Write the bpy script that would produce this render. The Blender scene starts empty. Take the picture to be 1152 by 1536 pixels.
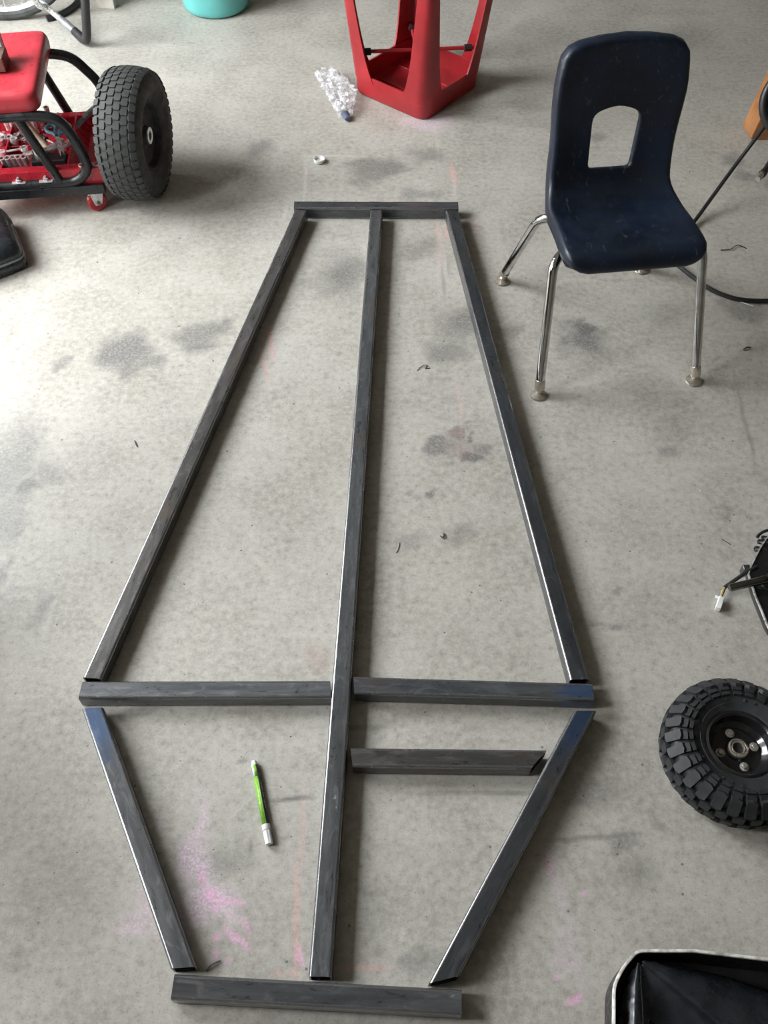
import bpy, bmesh, math, random
from mathutils import Vector, Matrix, Euler, geometry as mgeo
random.seed(7)
PI = math.pi
S = bpy.context.scene
C = S.collection

# ------------------------------------------------------------------ camera
F_PX, PITCH, CAM_H = 1340.0, math.radians(53.07), 1.6635
cd = bpy.data.cameras.new('camera'); cam = bpy.data.objects.new('camera', cd); C.objects.link(cam)
cd.sensor_fit = 'VERTICAL'; cd.sensor_height = 36.0; cd.sensor_width = 27.0
cd.lens = F_PX / 1536.0 * 36.0
cd.clip_start = 0.02
cam.location = (0, 0, CAM_H); cam.rotation_euler = (PI / 2 - PITCH, 0, 0)
S.camera = cam

# ------------------------------------------------------------------ daylight
w = bpy.data.worlds.new('overcast_sky'); S.world = w; w.use_nodes = True
bg = w.node_tree.nodes['Background']
bg.inputs[0].default_value = (0.93, 0.97, 1.0, 1); bg.inputs[1].default_value = 27.5
DOOR_X, FRONT_Y = -2.5, -2.0
OPENINGS = ((0.15, 0.75, 0.0, 2.85), (1.6, 3.25, 0.0, 2.85), (4.2, 4.85, 2.15, 2.85))   # left wall: open side door, garage door, high window added for bright tube edges (y0, y1, z0, z1)
for (ya, yb, za, zb) in OPENINGS:
    pl = bpy.data.lights.new('opening_portal', 'AREA'); pl.shape = 'RECTANGLE'
    pl.size = zb - za; pl.size_y = yb - ya; pl.cycles.is_portal = True
    po = bpy.data.objects.new('opening_portal', pl); C.objects.link(po)
    po.location = (DOOR_X - .12, (ya + yb) / 2, (za + zb) / 2); po.rotation_euler = (0, -PI / 2, 0)
S.view_settings.view_transform = 'Standard'; S.view_settings.look = 'None'
S.view_settings.gamma = 1.0; S.view_settings.use_curve_mapping = False
S.view_settings.exposure = 0.0

# ------------------------------------------------------------------ helpers
def at(x, y, z=0.0):
    """point of the place at height z that the photograph shows at pixel (x, y)"""
    c, s = math.cos(PITCH), math.sin(PITCH)
    d = Vector((x - 576, c * F_PX - s * (y - 768), -s * F_PX - c * (y - 768)))
    t = (z - CAM_H) / d.z
    return Vector((0, 0, CAM_H)) + d * t

class MB:
    def __init__(s): s.v = []; s.f = []
    def add(s, vs, fs, M=None):
        o = len(s.v)
        s.v += [tuple(M @ Vector(p)) if M else tuple(p) for p in vs]
        s.f += [tuple(i + o for i in f) for f in fs]
        return s
    def box(s, c, d, M=None):
        x, y, z = c; a, b, e = d[0] / 2, d[1] / 2, d[2] / 2
        vs = [(x + i * a, y + j * b, z + k * e) for k in (-1, 1) for j in (-1, 1) for i in (-1, 1)]
        return s.add(vs, [(0, 2, 3, 1), (4, 5, 7, 6), (0, 1, 5, 4), (2, 6, 7, 3), (0, 4, 6, 2), (1, 3, 7, 5)], M)
    def prism(s, poly, z0, z1, M=None, top=1.0):
        n = len(poly); cx = sum(p[0] for p in poly) / n; cy = sum(p[1] for p in poly) / n
        vs = [(p[0], p[1], z0) for p in poly] + [(cx + (p[0] - cx) * top, cy + (p[1] - cy) * top, z1) for p in poly]
        fs = [tuple(range(n - 1, -1, -1)), tuple(range(n, 2 * n))]
        fs += [(i, (i + 1) % n, n + (i + 1) % n, n + i) for i in range(n)]
        return s.add(vs, fs, M)
    def lathe(s, prof, n=32, M=None, close=False):
        vs = []; fs = []; m = len(prof)
        for i in range(n):
            a = 2 * PI * i / n
            vs += [(r * math.cos(a), r * math.sin(a), z) for r, z in prof]
        for i in range(n):
            j = (i + 1) % n
            for k in range(m if close else m - 1):
                l = (k + 1) % m
                fs.append((i * m + k, j * m + k, j * m + l, i * m + l))
        if not close:
            if prof[0][0] > 1e-6: fs.append(tuple(i * m for i in range(n - 1, -1, -1)))
            if prof[-1][0] > 1e-6: fs.append(tuple(i * m + m - 1 for i in range(n)))
        return s.add(vs, fs, M)
    def tube(s, pts, r, n=12, M=None, caps=True, flat=1.0, closed=False):
        P = [Vector(p) for p in pts]; m = len(P)
        R = r if isinstance(r, (list, tuple)) else [r] * m
        vs = []; fs = []; prev = None
        for i in range(m):
            if closed: t = P[(i + 1) % m] - P[i - 1]
            else: t = P[min(i + 1, m - 1)] - P[max(i - 1, 0)]
            t.normalize()
            if prev is None:
                u = t.cross(Vector((0, 0, 1)))
                if u.length < 1e-3: u = t.cross(Vector((0, 1, 0)))
            else: u = prev - t * prev.dot(t)
            u.normalize(); prev = u; v = t.cross(u)
            for k in range(n):
                a = 2 * PI * k / n
                vs.append(tuple(P[i] + u * (R[i] * math.cos(a)) + v * (R[i] * flat * math.sin(a))))
        for i in range(m if closed else m - 1):
            j = (i + 1) % m
            for k in range(n):
                l = (k + 1) % n
                fs.append((i * n + k, i * n + l, j * n + l, j * n + k))
        if caps and not closed:
            fs.append(tuple(range(n - 1, -1, -1))); fs.append(tuple((m - 1) * n + k for k in range(n)))
        return s.add(vs, fs, M)
    def build(s, name, m, parent=None, smooth=True, bevel=0, seg=2, angle=35, loc=None, rot=None):
        me = bpy.data.meshes.new(name); me.from_pydata(s.v, [], s.f)
        bm = bmesh.new(); bm.from_mesh(me); bmesh.ops.recalc_face_normals(bm, faces=bm.faces); bm.to_mesh(me); bm.free()
        me.materials.append(m)
        if smooth:
            me.polygons.foreach_set('use_smooth', [True] * len(me.polygons))
            if not bevel: me.set_sharp_from_angle(angle=math.radians(angle))
        o = bpy.data.objects.new(name, me); C.objects.link(o)
        if bevel:
            b = o.modifiers.new('bevel', 'BEVEL'); b.width = bevel; b.segments = seg; b.limit_method = 'ANGLE'; b.angle_limit = math.radians(30)
            if smooth: o.modifiers.new('normals', 'WEIGHTED_NORMAL')
        if parent: o.parent = parent
        if loc is not None: o.location = loc
        if rot is not None: o.rotation_euler = rot
        return o

def tag(o, label, cat, group=None, kind=None):
    o['label'] = label; o['category'] = cat
    if group: o['group'] = group
    if kind: o['kind'] = kind
    return o
def thing(name, label, cat, loc=(0, 0, 0), rotz=0, group=None):
    o = bpy.data.objects.new(name, None); C.objects.link(o); o.empty_display_size = 0.05
    o.location = loc; o.rotation_euler = (0, 0, rotz)
    return tag(o, label, cat, group)
def struct(o):
    o['kind'] = 'structure'; return o
def smooth_path(pts, k=6, closed=False):
    P = [Vector(p) for p in pts]; out = []; n = len(P)
    for i in range(n if closed else n - 1):
        if closed: a, b, c, d = P[i - 1], P[i], P[(i + 1) % n], P[(i + 2) % n]
        else: a, b, c, d = P[max(i - 1, 0)], P[i], P[i + 1], P[min(i + 2, n - 1)]
        for j in range(k):
            t = j / k
            out.append(0.5 * ((2 * b) + (c - a) * t + (2 * a - 5 * b + 4 * c - d) * t * t + (3 * b - a - 3 * c + d) * t ** 3))
    if not closed: out.append(P[-1])
    return out
def bend_path(pts, r, k=6):
    """polyline with its inner corners rounded by about r"""
    P = [Vector(p) for p in pts]; out = [P[0]]
    for i in range(1, len(P) - 1):
        a = (P[i - 1] - P[i]); b = (P[i + 1] - P[i]); ra = min(r, a.length * .49, b.length * .49)
        p0 = P[i] + a.normalized() * ra; p1 = P[i] + b.normalized() * ra
        for j in range(k + 1):
            t = j / k; out.append(p0.lerp(P[i], t).lerp(P[i].lerp(p1, t), t))
    out.append(P[-1]); return out
def round_poly(pts, rad, k=5):
    n = len(pts); out = []
    for i in range(n):
        r = rad[i] if isinstance(rad, (list, tuple)) else rad
        p = Vector(pts[i]); a = Vector(pts[i - 1]) - p; b = Vector(pts[(i + 1) % n]) - p
        ra = min(r, a.length * .45, b.length * .45)
        if ra < 1e-5: out.append(p); continue
        p0 = p + a.normalized() * ra; p1 = p + b.normalized() * ra
        for j in range(k + 1):
            t = j / k; out.append(p0.lerp(p, t).lerp(p.lerp(p1, t), t))
    return out
def interp(tab, x):
    if x <= tab[0][0]: return tab[0][1]
    for (a, b), (c, d) in zip(tab, tab[1:]):
        if x <= c:
            t = (x - a) / (c - a); t = t * t * (3 - 2 * t); return b + (d - b) * t
    return tab[-1][1]
def Mz(loc, rz=0, rx=0, ry=0): return Matrix.Translation(loc) @ Euler((rx, ry, rz)).to_matrix().to_4x4()
def align(p, d, up=(0, 0, 1)):
    """matrix that stands local +Z on direction d at p"""
    return Matrix.Translation(p) @ Vector(d).to_track_quat('Z', 'Y').to_matrix().to_4x4()

# ------------------------------------------------------------------ materials
class NT:
    def __init__(s, name):
        s.m = bpy.data.materials.new(name); s.m.use_nodes = True; s.t = s.m.node_tree; s.n = s.t.nodes
        s.p = s.n['Principled BSDF']; s.co = s.n.new('ShaderNodeTexCoord')
    def node(s, ty, **kw):
        n = s.n.new(ty)
        for k, v in kw.items(): setattr(n, k, v)
        return n
    def link(s, a, b): s.t.links.new(a, b)
    def val(s, sock, v):
        if hasattr(v, 'links') or isinstance(v, bpy.types.NodeSocket): s.link(v, sock)
        else: sock.default_value = v
    def noise(s, scale, detail=4, rough=0.55, vec=None, dist=0):
        n = s.node('ShaderNodeTexNoise'); n.inputs['Scale'].default_value = scale; n.inputs['Detail'].default_value = detail
        n.inputs['Roughness'].default_value = rough; n.inputs['Distortion'].default_value = dist
        s.link(vec or s.co.outputs['Object'], n.inputs['Vector']); return n.outputs['Fac']
    def rng(s, x, a, b, c=0.0, d=1.0):
        n = s.node('ShaderNodeMapRange'); n.interpolation_type = 'SMOOTHSTEP'
        s.link(x, n.inputs[0])
        for i, v in enumerate((a, b, c, d)): n.inputs[i + 1].default_value = v
        return n.outputs[0]
    def math(s, op, a, b=0.0):
        n = s.node('ShaderNodeMath', operation=op); s.val(n.inputs[0], a); s.val(n.inputs[1], b); return n.outputs[0]
    def mix(s, f, a, b, mode='MIX'):
        n = s.node('ShaderNodeMix', data_type='RGBA', blend_type=mode)
        s.val(n.inputs[0], f)
        for i, v in ((6, a), (7, b)):
            if isinstance(v, bpy.types.NodeSocket): s.link(v, n.inputs[i])
            else: n.inputs[i].default_value = (*v[:3], 1)
        return n.outputs[2]
    def bump(s, h, st=0.3, dist=0.001):
        n = s.node('ShaderNodeBump'); n.inputs['Strength'].default_value = st; n.inputs['Distance'].default_value = dist
        s.link(h, n.inputs['Height']); s.link(n.outputs[0], s.p.inputs['Normal'])
def mat(name, col, rough=0.5, metal=0.0, var=0.12, scale=30.0, bump=0.0, col2=None, spec=0.5, coat=0.0, rvar=0.1):
    t = NT(name); nz = t.noise(scale)
    c2 = col2 or tuple(max(0, c * (1 - var * 2)) for c in col)
    c1 = col if col2 else tuple(min(1, c * (1 + var)) for c in col)
    t.link(t.mix(t.rng(nz, .3, .7), c2, c1), t.p.inputs['Base Color'])
    t.link(t.rng(t.noise(scale * 2.3), .3, .7, max(0.02, rough - rvar), min(1, rough + rvar)), t.p.inputs['Roughness'])
    t.p.inputs['Metallic'].default_value = metal; t.p.inputs['Specular IOR Level'].default_value = spec
    t.p.inputs['Coat Weight'].default_value = coat
    if bump: t.bump(t.noise(scale * 4), bump)
    return t.m

def steel_material(blue=None):
    """mill-scale steel; blue: (centre along the tube, half length) of a blue-tinted patch"""
    t = NT('mill_scale_steel'); co = t.co.outputs['Object']
    oi = t.node('ShaderNodeObjectInfo'); va = t.node('ShaderNodeVectorMath', operation='ADD'); t.link(co, va.inputs[0]); t.link(oi.outputs['Location'], va.inputs[1]); co2 = va.outputs[0]
    mp = t.node('ShaderNodeMapping'); t.link(co2, mp.inputs[0]); mp.inputs['Scale'].default_value = (2.2, 26, 26)
    mq = t.node('ShaderNodeMapping'); t.link(co2, mq.inputs[0]); mq.inputs['Scale'].default_value = (14, 45, 45)
    streak = t.noise(2.0, 5, .65, mp.outputs[0], .6); blot = t.noise(1.3, 6, .68, mq.outputs[0], 1.0); fine = t.noise(240, 4, .7, co2)
    col = t.mix(t.rng(streak, .30, .70), (0.060, 0.063, 0.068), (0.105, 0.108, 0.112))
    col = t.mix(t.rng(blot, .50, .66, 0, .55), col, (0.165, 0.168, 0.172))
    col = t.mix(t.rng(blot, .44, .30, 0, .55), col, (0.040, 0.042, 0.047))
    rust = t.math('MULTIPLY', t.rng(t.noise(6, 6, .75, co2), .54, .70), t.rng(fine, .40, .60, .15, .8))
    col = t.mix(rust, col, (0.120, 0.082, 0.058))
    scr = t.rng(t.noise(70, 3, .6, co2), .70, .76, 0, .7)
    col = t.mix(scr, col, (0.34, 0.34, 0.34))
    if blue:
        sx = t.node('ShaderNodeSeparateXYZ'); t.link(co, sx.inputs[0])
        d = t.math('ABSOLUTE', t.math('SUBTRACT', sx.outputs[0], blue[0]))
        d = t.math('ADD', d, t.math('MULTIPLY', t.math('SUBTRACT', t.noise(22, 5, .7), .5), blue[1] * 1.3))
        col = t.mix(t.rng(d, blue[1] * 1.1, blue[1] * .3, 0, .62), col, (0.035, 0.085, 0.19))
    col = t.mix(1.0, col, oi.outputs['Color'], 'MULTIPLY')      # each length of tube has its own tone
    t.link(col, t.p.inputs['Base Color'])
    t.p.inputs['Metallic'].default_value = 0.45
    t.link(t.rng(blot, .3, .7, .26, .44), t.p.inputs['Roughness'])
    t.p.inputs['Coat Weight'].default_value = .45; t.p.inputs['Coat Roughness'].default_value = .14   # thin film of oil
    t.bump(fine, .10, .0005)
    return t.m

# floor: concrete with stains and chalk; positions are metres on the floor
def floor_material():
    t = NT('worn_concrete'); co = t.co.outputs['Object']
    big = t.noise(1.3, 5, .6); mid = t.noise(5.5, 7, .68, dist=.4); fine = t.noise(62, 6, .72); grit = t.noise(260, 3, .7)
    col = t.mix(t.rng(mid, .30, .70), (0.315, 0.296, 0.258), (0.430, 0.410, 0.366))
    col = t.mix(t.rng(big, .38, .68, 0, .35), col, (0.365, 0.330, 0.270))
    col = t.mix(t.rng(fine, .42, .68, 0, .62), col, (0.50, 0.485, 0.44))
    col = t.mix(t.rng(fine, .46, .30, 0, .50), col, (0.18, 0.166, 0.138))
    col = t.mix(t.rng(grit, .56, .70, 0, .55), col, (0.15, 0.138, 0.115))
    col = t.mix(t.rng(t.noise(17, 6, .75, dist=.6), .56, .70, 0, .35), col, (0.21, 0.20, 0.18))
    # pits
    vo = t.node('ShaderNodeTexVoronoi'); vo.inputs['Scale'].default_value = 26; t.link(co, vo.inputs['Vector'])
    pit = t.math('MULTIPLY', t.rng(vo.outputs['Distance'], .085, .045), t.rng(t.noise(11), .52, .58))
    col = t.mix(t.math('MULTIPLY', pit, .75), col, (0.07, 0.065, 0.06))
    at1 = t.node('ShaderNodeAttribute', attribute_name='stain_a'); at2 = t.node('ShaderNodeAttribute', attribute_name='stain_b')
    s1 = t.node('ShaderNodeSeparateColor'); t.link(at1.outputs['Color'], s1.inputs[0]); s2 = t.node('ShaderNodeSeparateColor'); t.link(at2.outputs['Color'], s2.inputs[0])
    dark, pinkish, lines = s1.outputs[0], s1.outputs[1], s1.outputs[2]; pale, hot, orange = s2.outputs[0], s2.outputs[1], s2.outputs[2]
    white = at1.outputs['Alpha']
    speck = t.rng(t.noise(150, 4, .75), .36, .58, .50, 1.0)
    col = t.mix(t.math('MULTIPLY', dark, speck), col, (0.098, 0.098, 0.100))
    col = t.mix(t.math('MULTIPLY', pinkish, speck), col, (0.28, 0.17, 0.15))
    # straight scuffs and pencil lines
    col = t.mix(lines, col, (0.07, 0.07, 0.068))
    # chalk
    grain = t.rng(t.noise(190, 4, .75), .42, .60)
    col = t.mix(t.math('MULTIPLY', pale, t.math('MAXIMUM', grain, .28)), col, (0.72, 0.52, 0.66))
    col = t.mix(t.math('MULTIPLY', hot, t.math('MAXIMUM', grain, .4)), col, (0.84, 0.40, 0.66))
    col = t.mix(t.math('MULTIPLY', orange, t.math('MAXIMUM', grain, .3)), col, (0.76, 0.36, 0.33))
    col = t.mix(t.math('MULTIPLY', white, t.math('MAXIMUM', grain, .5)), col, (0.70, 0.67, 0.65))
    t.link(col, t.p.inputs['Base Color'])
    ro = t.rng(mid, .3, .7, .50, .68)
    t.link(t.math('SUBTRACT', ro, t.math('MULTIPLY', dark, .10)), t.p.inputs['Roughness'])
    t.p.inputs['Specular IOR Level'].default_value = 0.5
    t.bump(t.math('ADD', t.math('MULTIPLY', fine, .6), t.math('MULTIPLY', grit, .4)), .28, .0016)
    return t.m

M = {}
M['floor'] = floor_material()
M['wall'] = mat('painted_drywall', (.22, .20, .17), .8, scale=4, var=.05)
M['ceiling'] = mat('ceiling_paint', (.26, .24, .21), .85, scale=4, var=.05)
M['drive'] = mat('driveway_concrete', (.42, .42, .40), .8, scale=6)
M['steel'] = steel_material()
M['steel_edge'] = mat('worn_steel_edge', (.25, .25, .26), .26, .8, col2=(.21, .21, .22), scale=5, rvar=.03)
M['navy'] = None
M['chrome'] = mat('chrome', (.66, .66, .65), .10, 1.0, var=.10, scale=25, rvar=.05)
M['nickel'] = mat('nickel', (.60, .55, .48), .28, .8, var=.04, scale=10, rvar=.04)
M['red'] = mat('red_plastic', (.36, .016, .022), .40, 0, var=.12, scale=9, bump=.03)
M['red_paint'] = mat('red_enamel', (.42, .018, .032), .28, 0, var=.08, scale=12)
M['red_vinyl'] = mat('red_vinyl', (.46, .035, .05), .36, 0, var=.08, scale=20, bump=.05)
M['black_paint'] = mat('black_enamel', (.014, .015, .017), .34, 0, scale=20)
M['black_plastic'] = mat('black_plastic', (.016, .016, .017), .42, 0, scale=40)
M['rubber'] = mat('tyre_rubber', (.024, .025, .027), .62, 0, var=.2, scale=50, bump=.15)
M['rubber_old'] = mat('dusty_rubber', (.046, .048, .046), .75, 0, var=.2, scale=30, bump=.15)
M['black_vinyl'] = mat('black_vinyl', (.020, .023, .027), .30, 0, var=.2, scale=26, bump=.08)
M['rim_black'] = mat('gloss_black', (.012, .012, .013), .16, 0, scale=30, coat=.4)
M['teal'] = mat('teal_plastic', (.13, .47, .45), .45, 0, var=.06, scale=8)
M['teal_dark'] = mat('teal_handle', (.10, .33, .42), .4, 0, var=.08, scale=30)
M['white'] = mat('white_plastic', (.74, .74, .72), .42, 0, var=.05, scale=50)
M['green'] = mat('green_marker', (.24, .50, .06), .38, 0, col2=(.14, .36, .04), scale=220)
M['pine'] = mat('pine', (.40, .18, .065), .6, 0, col2=(.26, .105, .035), scale=14, bump=.1)
M['grey_wood'] = mat('grey_wood', (.46, .43, .38), .75, 0, scale=18, bump=.1)
M['handle_wood'] = mat('handle_wood', (.48, .38, .27), .55, 0, scale=26)
M['grey_tube'] = mat('grey_tube', (.30, .31, .32), .4, .5, scale=20)
M['silver'] = mat('silver_metal', (.74, .74, .74), .30, .6, var=.15, scale=40)
M['black_chrome'] = mat('black_chrome', (.22, .22, .22), .10, 1.0, var=.1, scale=30, rvar=.04)
M['gun'] = mat('dark_grey_metal', (.17, .17, .17), .35, .9, scale=40)
M['brown'] = mat('brown_board', (.14, .075, .06), .6, 0, scale=30)
M['yellow'] = mat('yellow_wire', (.65, .50, .12), .4, 0, scale=60)
M['blue_grey'] = mat('blue_grey_plastic', (.10, .12, .19), .4, 0, scale=60)
M['rim_white'] = mat('worn_white_rim', (.78, .77, .72), .5, 0, col2=(.30, .28, .25), scale=60)

# ------------------------------------------------------------------ the room
X1, Y0, Y1, ZC = 3.6, FRONT_Y, 5.8, 3.1

def plane_box(name, c, d, m): return struct(MB().box(c, d).build(name, m, smooth=False))
# stains, scuffs and chalk on the floor: pixel x, y of the centre, half width, half height, turn in degrees, softness, strength
STAINS = {
    'dark': ('warped', [
        (185, 530, 40, 28, 0, .45, .60), (220, 548, 22, 14, 0, .5, .45), (300, 500, 38, 22, 30, .5, .50), (330, 485, 20, 10, 20, .5, .45),
        (90, 550, 14, 8, 0, .5, .4), (15, 690, 36, 60, 0, .5, .40), (40, 735, 18, 10, 0, .5, .55), (10, 780, 26, 40, 0, .5, .35), (70, 710, 24, 20, 0, .6, .3),
        (0, 880, 14, 40, 0, .6, .45), (60, 915, 12, 18, 0, .6, .3),
        (568, 250, 42, 16, 0, .35, .50), (545, 262, 22, 14, 0, .35, .45), (600, 255, 24, 9, 0, .4, .4), (540, 278, 18, 8, 0, .4, .35), (395, 222, 22, 14, 0, .6, .40),
        (640, 235, 24, 12, 0, .7, .42), (630, 290, 20, 10, 0, .7, .40), (690, 490, 36, 26, 10, .7, .50), (660, 525, 26, 16, 0, .7, .45),
        (515, 412, 38, 28, 0, .8, .50), (500, 440, 22, 16, 0, .8, .4), (630, 372, 26, 12, 0, .8, .3),
        (660, 675, 26, 16, 0, .3, .55), (690, 650, 14, 14, 0, .3, .50), (714, 690, 22, 11, 0, .3, .62), (733, 672, 12, 12, 0, .4, .45), (716, 655, 7, 6, 0, .4, .75), (700, 665, 30, 20, 0, .7, .25),
        (649, 729, 8, 7, 0, .4, .55), (620, 737, 8, 6, 0, .5, .35), (690, 795, 22, 14, 0, .8, .40), (620, 815, 24, 14, 0, .8, .35), (782, 838, 8, 6, 0, .5, .35),
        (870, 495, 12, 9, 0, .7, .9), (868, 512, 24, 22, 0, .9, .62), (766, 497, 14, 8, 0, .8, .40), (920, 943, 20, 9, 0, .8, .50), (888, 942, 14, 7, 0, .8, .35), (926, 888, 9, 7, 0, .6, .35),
        (1010, 640, 26, 16, 0, .9, .25), (985, 600, 40, 24, 0, .9, .22), (1000, 672, 16, 8, 0, .7, .35), (1082, 773, 9, 7, 0, .6, .35), (1000, 470, 40, 14, 0, .9, .22),
        (920, 105, 30, 8, 0, .8, .3), (780, 150, 40, 14, 0, .9, .25), (1000, 60, 60, 18, 0, .9, .3), (1100, 240, 20, 10, 0, .6, .45), (1115, 262, 16, 8, 0, .6, .4), (900, 205, 14, 6, 0, .6, .4),
        (1120, 470, 30, 12, 0, .7, .45), (1085, 462, 14, 8, 0, .6, .35), (955, 1325, 30, 22, 0, .9, .3), (930, 1270, 20, 16, 0, .8, .4), (900, 1180, 40, 30, 0, .9, .3), (985, 1225, 20, 14, 0, .8, .3),
        (30, 1435, 30, 20, 0, .4, .22), (90, 1330, 60, 60, 0, .9, .22), (640, 1450, 26, 14, 0, .8, .35), (620, 1440, 16, 12, 0, .8, .35), (330, 1275, 40, 20, 20, .9, .30), (560, 1380, 30, 40, 0, .9, .2),
        (70, 325, 16, 6, 0, .6, .35), (230, 1070, 30, 10, 0, .9, .3), (600, 1075, 50, 12, 0, .9, .25)]),
    'pinkish': ('warped', [(685, 650, 16, 12, 0, .5, .35), (700, 680, 30, 8, 0, .6, .3), (480, 985, 14, 14, 0, .8, .35), (815, 1300, 14, 30, 0, .9, .18)]),
    'lines': ('lightly', [(440, 1199, 26, 2.0, 2, .8, .75), (452, 1197, 14, 1.6, 2, .8, .6), (760, 1190, 70, 1.6, 0, .9, .5), (880, 1257, 55, 2.2, 4, .9, .5), (860, 1260, 20, 1.8, 5, .9, .5),
        (363, 1142, 8, 1.6, 15, .8, .5), (375, 1268, 1.6, 10, 4, .8, .55), (685, 1190, 60, 1.5, 0, .9, .4), (665, 420, 2.6, 26, 0, .8, .45), (673, 400, 2, 14, 0, .8, .4), (1120, 640, 1.2, 60, -4, .9, .35), (1075, 540, 12, 1.2, 40, .9, .3),
        (310, 520, 30, 1.2, 8, .9, .45), (540, 1090, 60, 1.5, 0, .9, .3)]),
    'pale': ('warped', [(315, 1355, 34, 28, 0, .6, .80), (300, 1285, 14, 34, 4, .7, .62), (294, 1235, 10, 34, 0, .8, .48), (225, 1345, 46, 12, 4, .7, .45), (205, 1368, 28, 10, 0, .8, .50), (255, 1370, 30, 22, 0, .9, .45), (330, 1375, 26, 14, 0, .7, .65), (290, 1388, 26, 10, 0, .8, .45),
        (632, 182, 36, 12, 0, .7, .5), (845, 1400, 18, 44, 0, .9, .26), (850, 1470, 18, 26, 0, .8, .28), (832, 1330, 12, 40, 0, .9, .20)]),
    'hot': ('lightly', [(314, 1344, 8, 9, 0, .8, .9), (345, 1353, 20, 1.8, -3, .7, .9), (330, 1352, 12, 2.4, 0, .8, .8), (345, 1402, 3, 16, 47, .6, .85), (362, 1412, 2.6, 20, 50, .6, .9), (369, 1388, 1.2, 14, 30, .8, .7), (303, 1318, 4, 16, 10, .9, .7), (322, 1362, 6, 4, 0, .9, .7),
        (325, 1407, 5, 7, 0, .8, .75), (323, 1432, 5, 6, -20, .7, .75), (344, 1441, 4, 5, 0, .8, .6), (858, 1503, 12, 5, 10, .7, .95), (866, 1497, 6, 5, 0, .8, .85), (835, 1468, 5, 3, 0, .8, .6), (446, 1430, 4, 12, 0, .8, .85), (452, 1440, 4, 9, 0, .8, .6), (826, 1300, 3, 12, 0, .9, .4), (875, 1340, 2, 2, 0, .6, .6)]),
    'orange': ('lightly', [(445, 1380, 1.2, 80, 1.2, .9, .60), (455, 1250, 1.0, 60, 1.5, .9, .30), (440, 1457, 6, 4, 0, .8, .75), (415, 1458, 12, 3, 0, .9, .4), (545, 1451, 40, 3, 2, .8, .55), (405, 510, 3.5, 26, 14, .9, .62), (398, 545, 3, 22, 14, .9, .5), (680, 262, 4, 14, 6, .8, .65), (655, 345, 3, 14, 0, .9, .5), (668, 350, 3, 12, 0, .9, .5), (660, 380, 4, 30, 0, .9, .28), (690, 610, 2, 50, 0, .9, .25), (715, 340, 3, 12, 0, .9, .3)]),
    'white': ('lightly', [(458, 270, 1.4, 32, 1, .9, .50), (505, 234, 46, .9, 0, .9, .45), (681, 285, 1.2, 16, 0, .9, .5), (427, 318, 2.4, 12, 0, .9, .45), (655, 215, .9, 22, 0, .9, .25), (604, 1404, 3.0, 8, 0, .8, .5), (665, 395, 8, 40, 0, .9, .22)]),
}

import numpy as np
def value_noise(x, y, scale, seed, octaves=4, gain=.55):
    out = np.zeros_like(x); amp = 1.0; tot = 0
    for o in range(octaves):
        xs, ys = x * scale + 17.3 * o + seed, y * scale + 9.1 * o - seed; xi, yi = np.floor(xs).astype(np.int64), np.floor(ys).astype(np.int64)
        fx, fy = xs - xi, ys - yi; fx = fx * fx * (3 - 2 * fx); fy = fy * fy * (3 - 2 * fy)
        def h(a, b):
            n = (a * 374761393 + b * 668265263 + seed * 1442695) & 0x7fffffff; n = ((n ^ (n >> 13)) * 1274126177) & 0x7fffffff; return ((n ^ (n >> 16)) & 0xffff) / 65535.0
        v = (h(xi, yi) * (1 - fx) + h(xi + 1, yi) * fx) * (1 - fy) + (h(xi, yi + 1) * (1 - fx) + h(xi + 1, yi + 1) * fx) * fy
        out += (v - .5) * amp; tot += amp; amp *= gain; scale *= 2
    return out / tot
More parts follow.
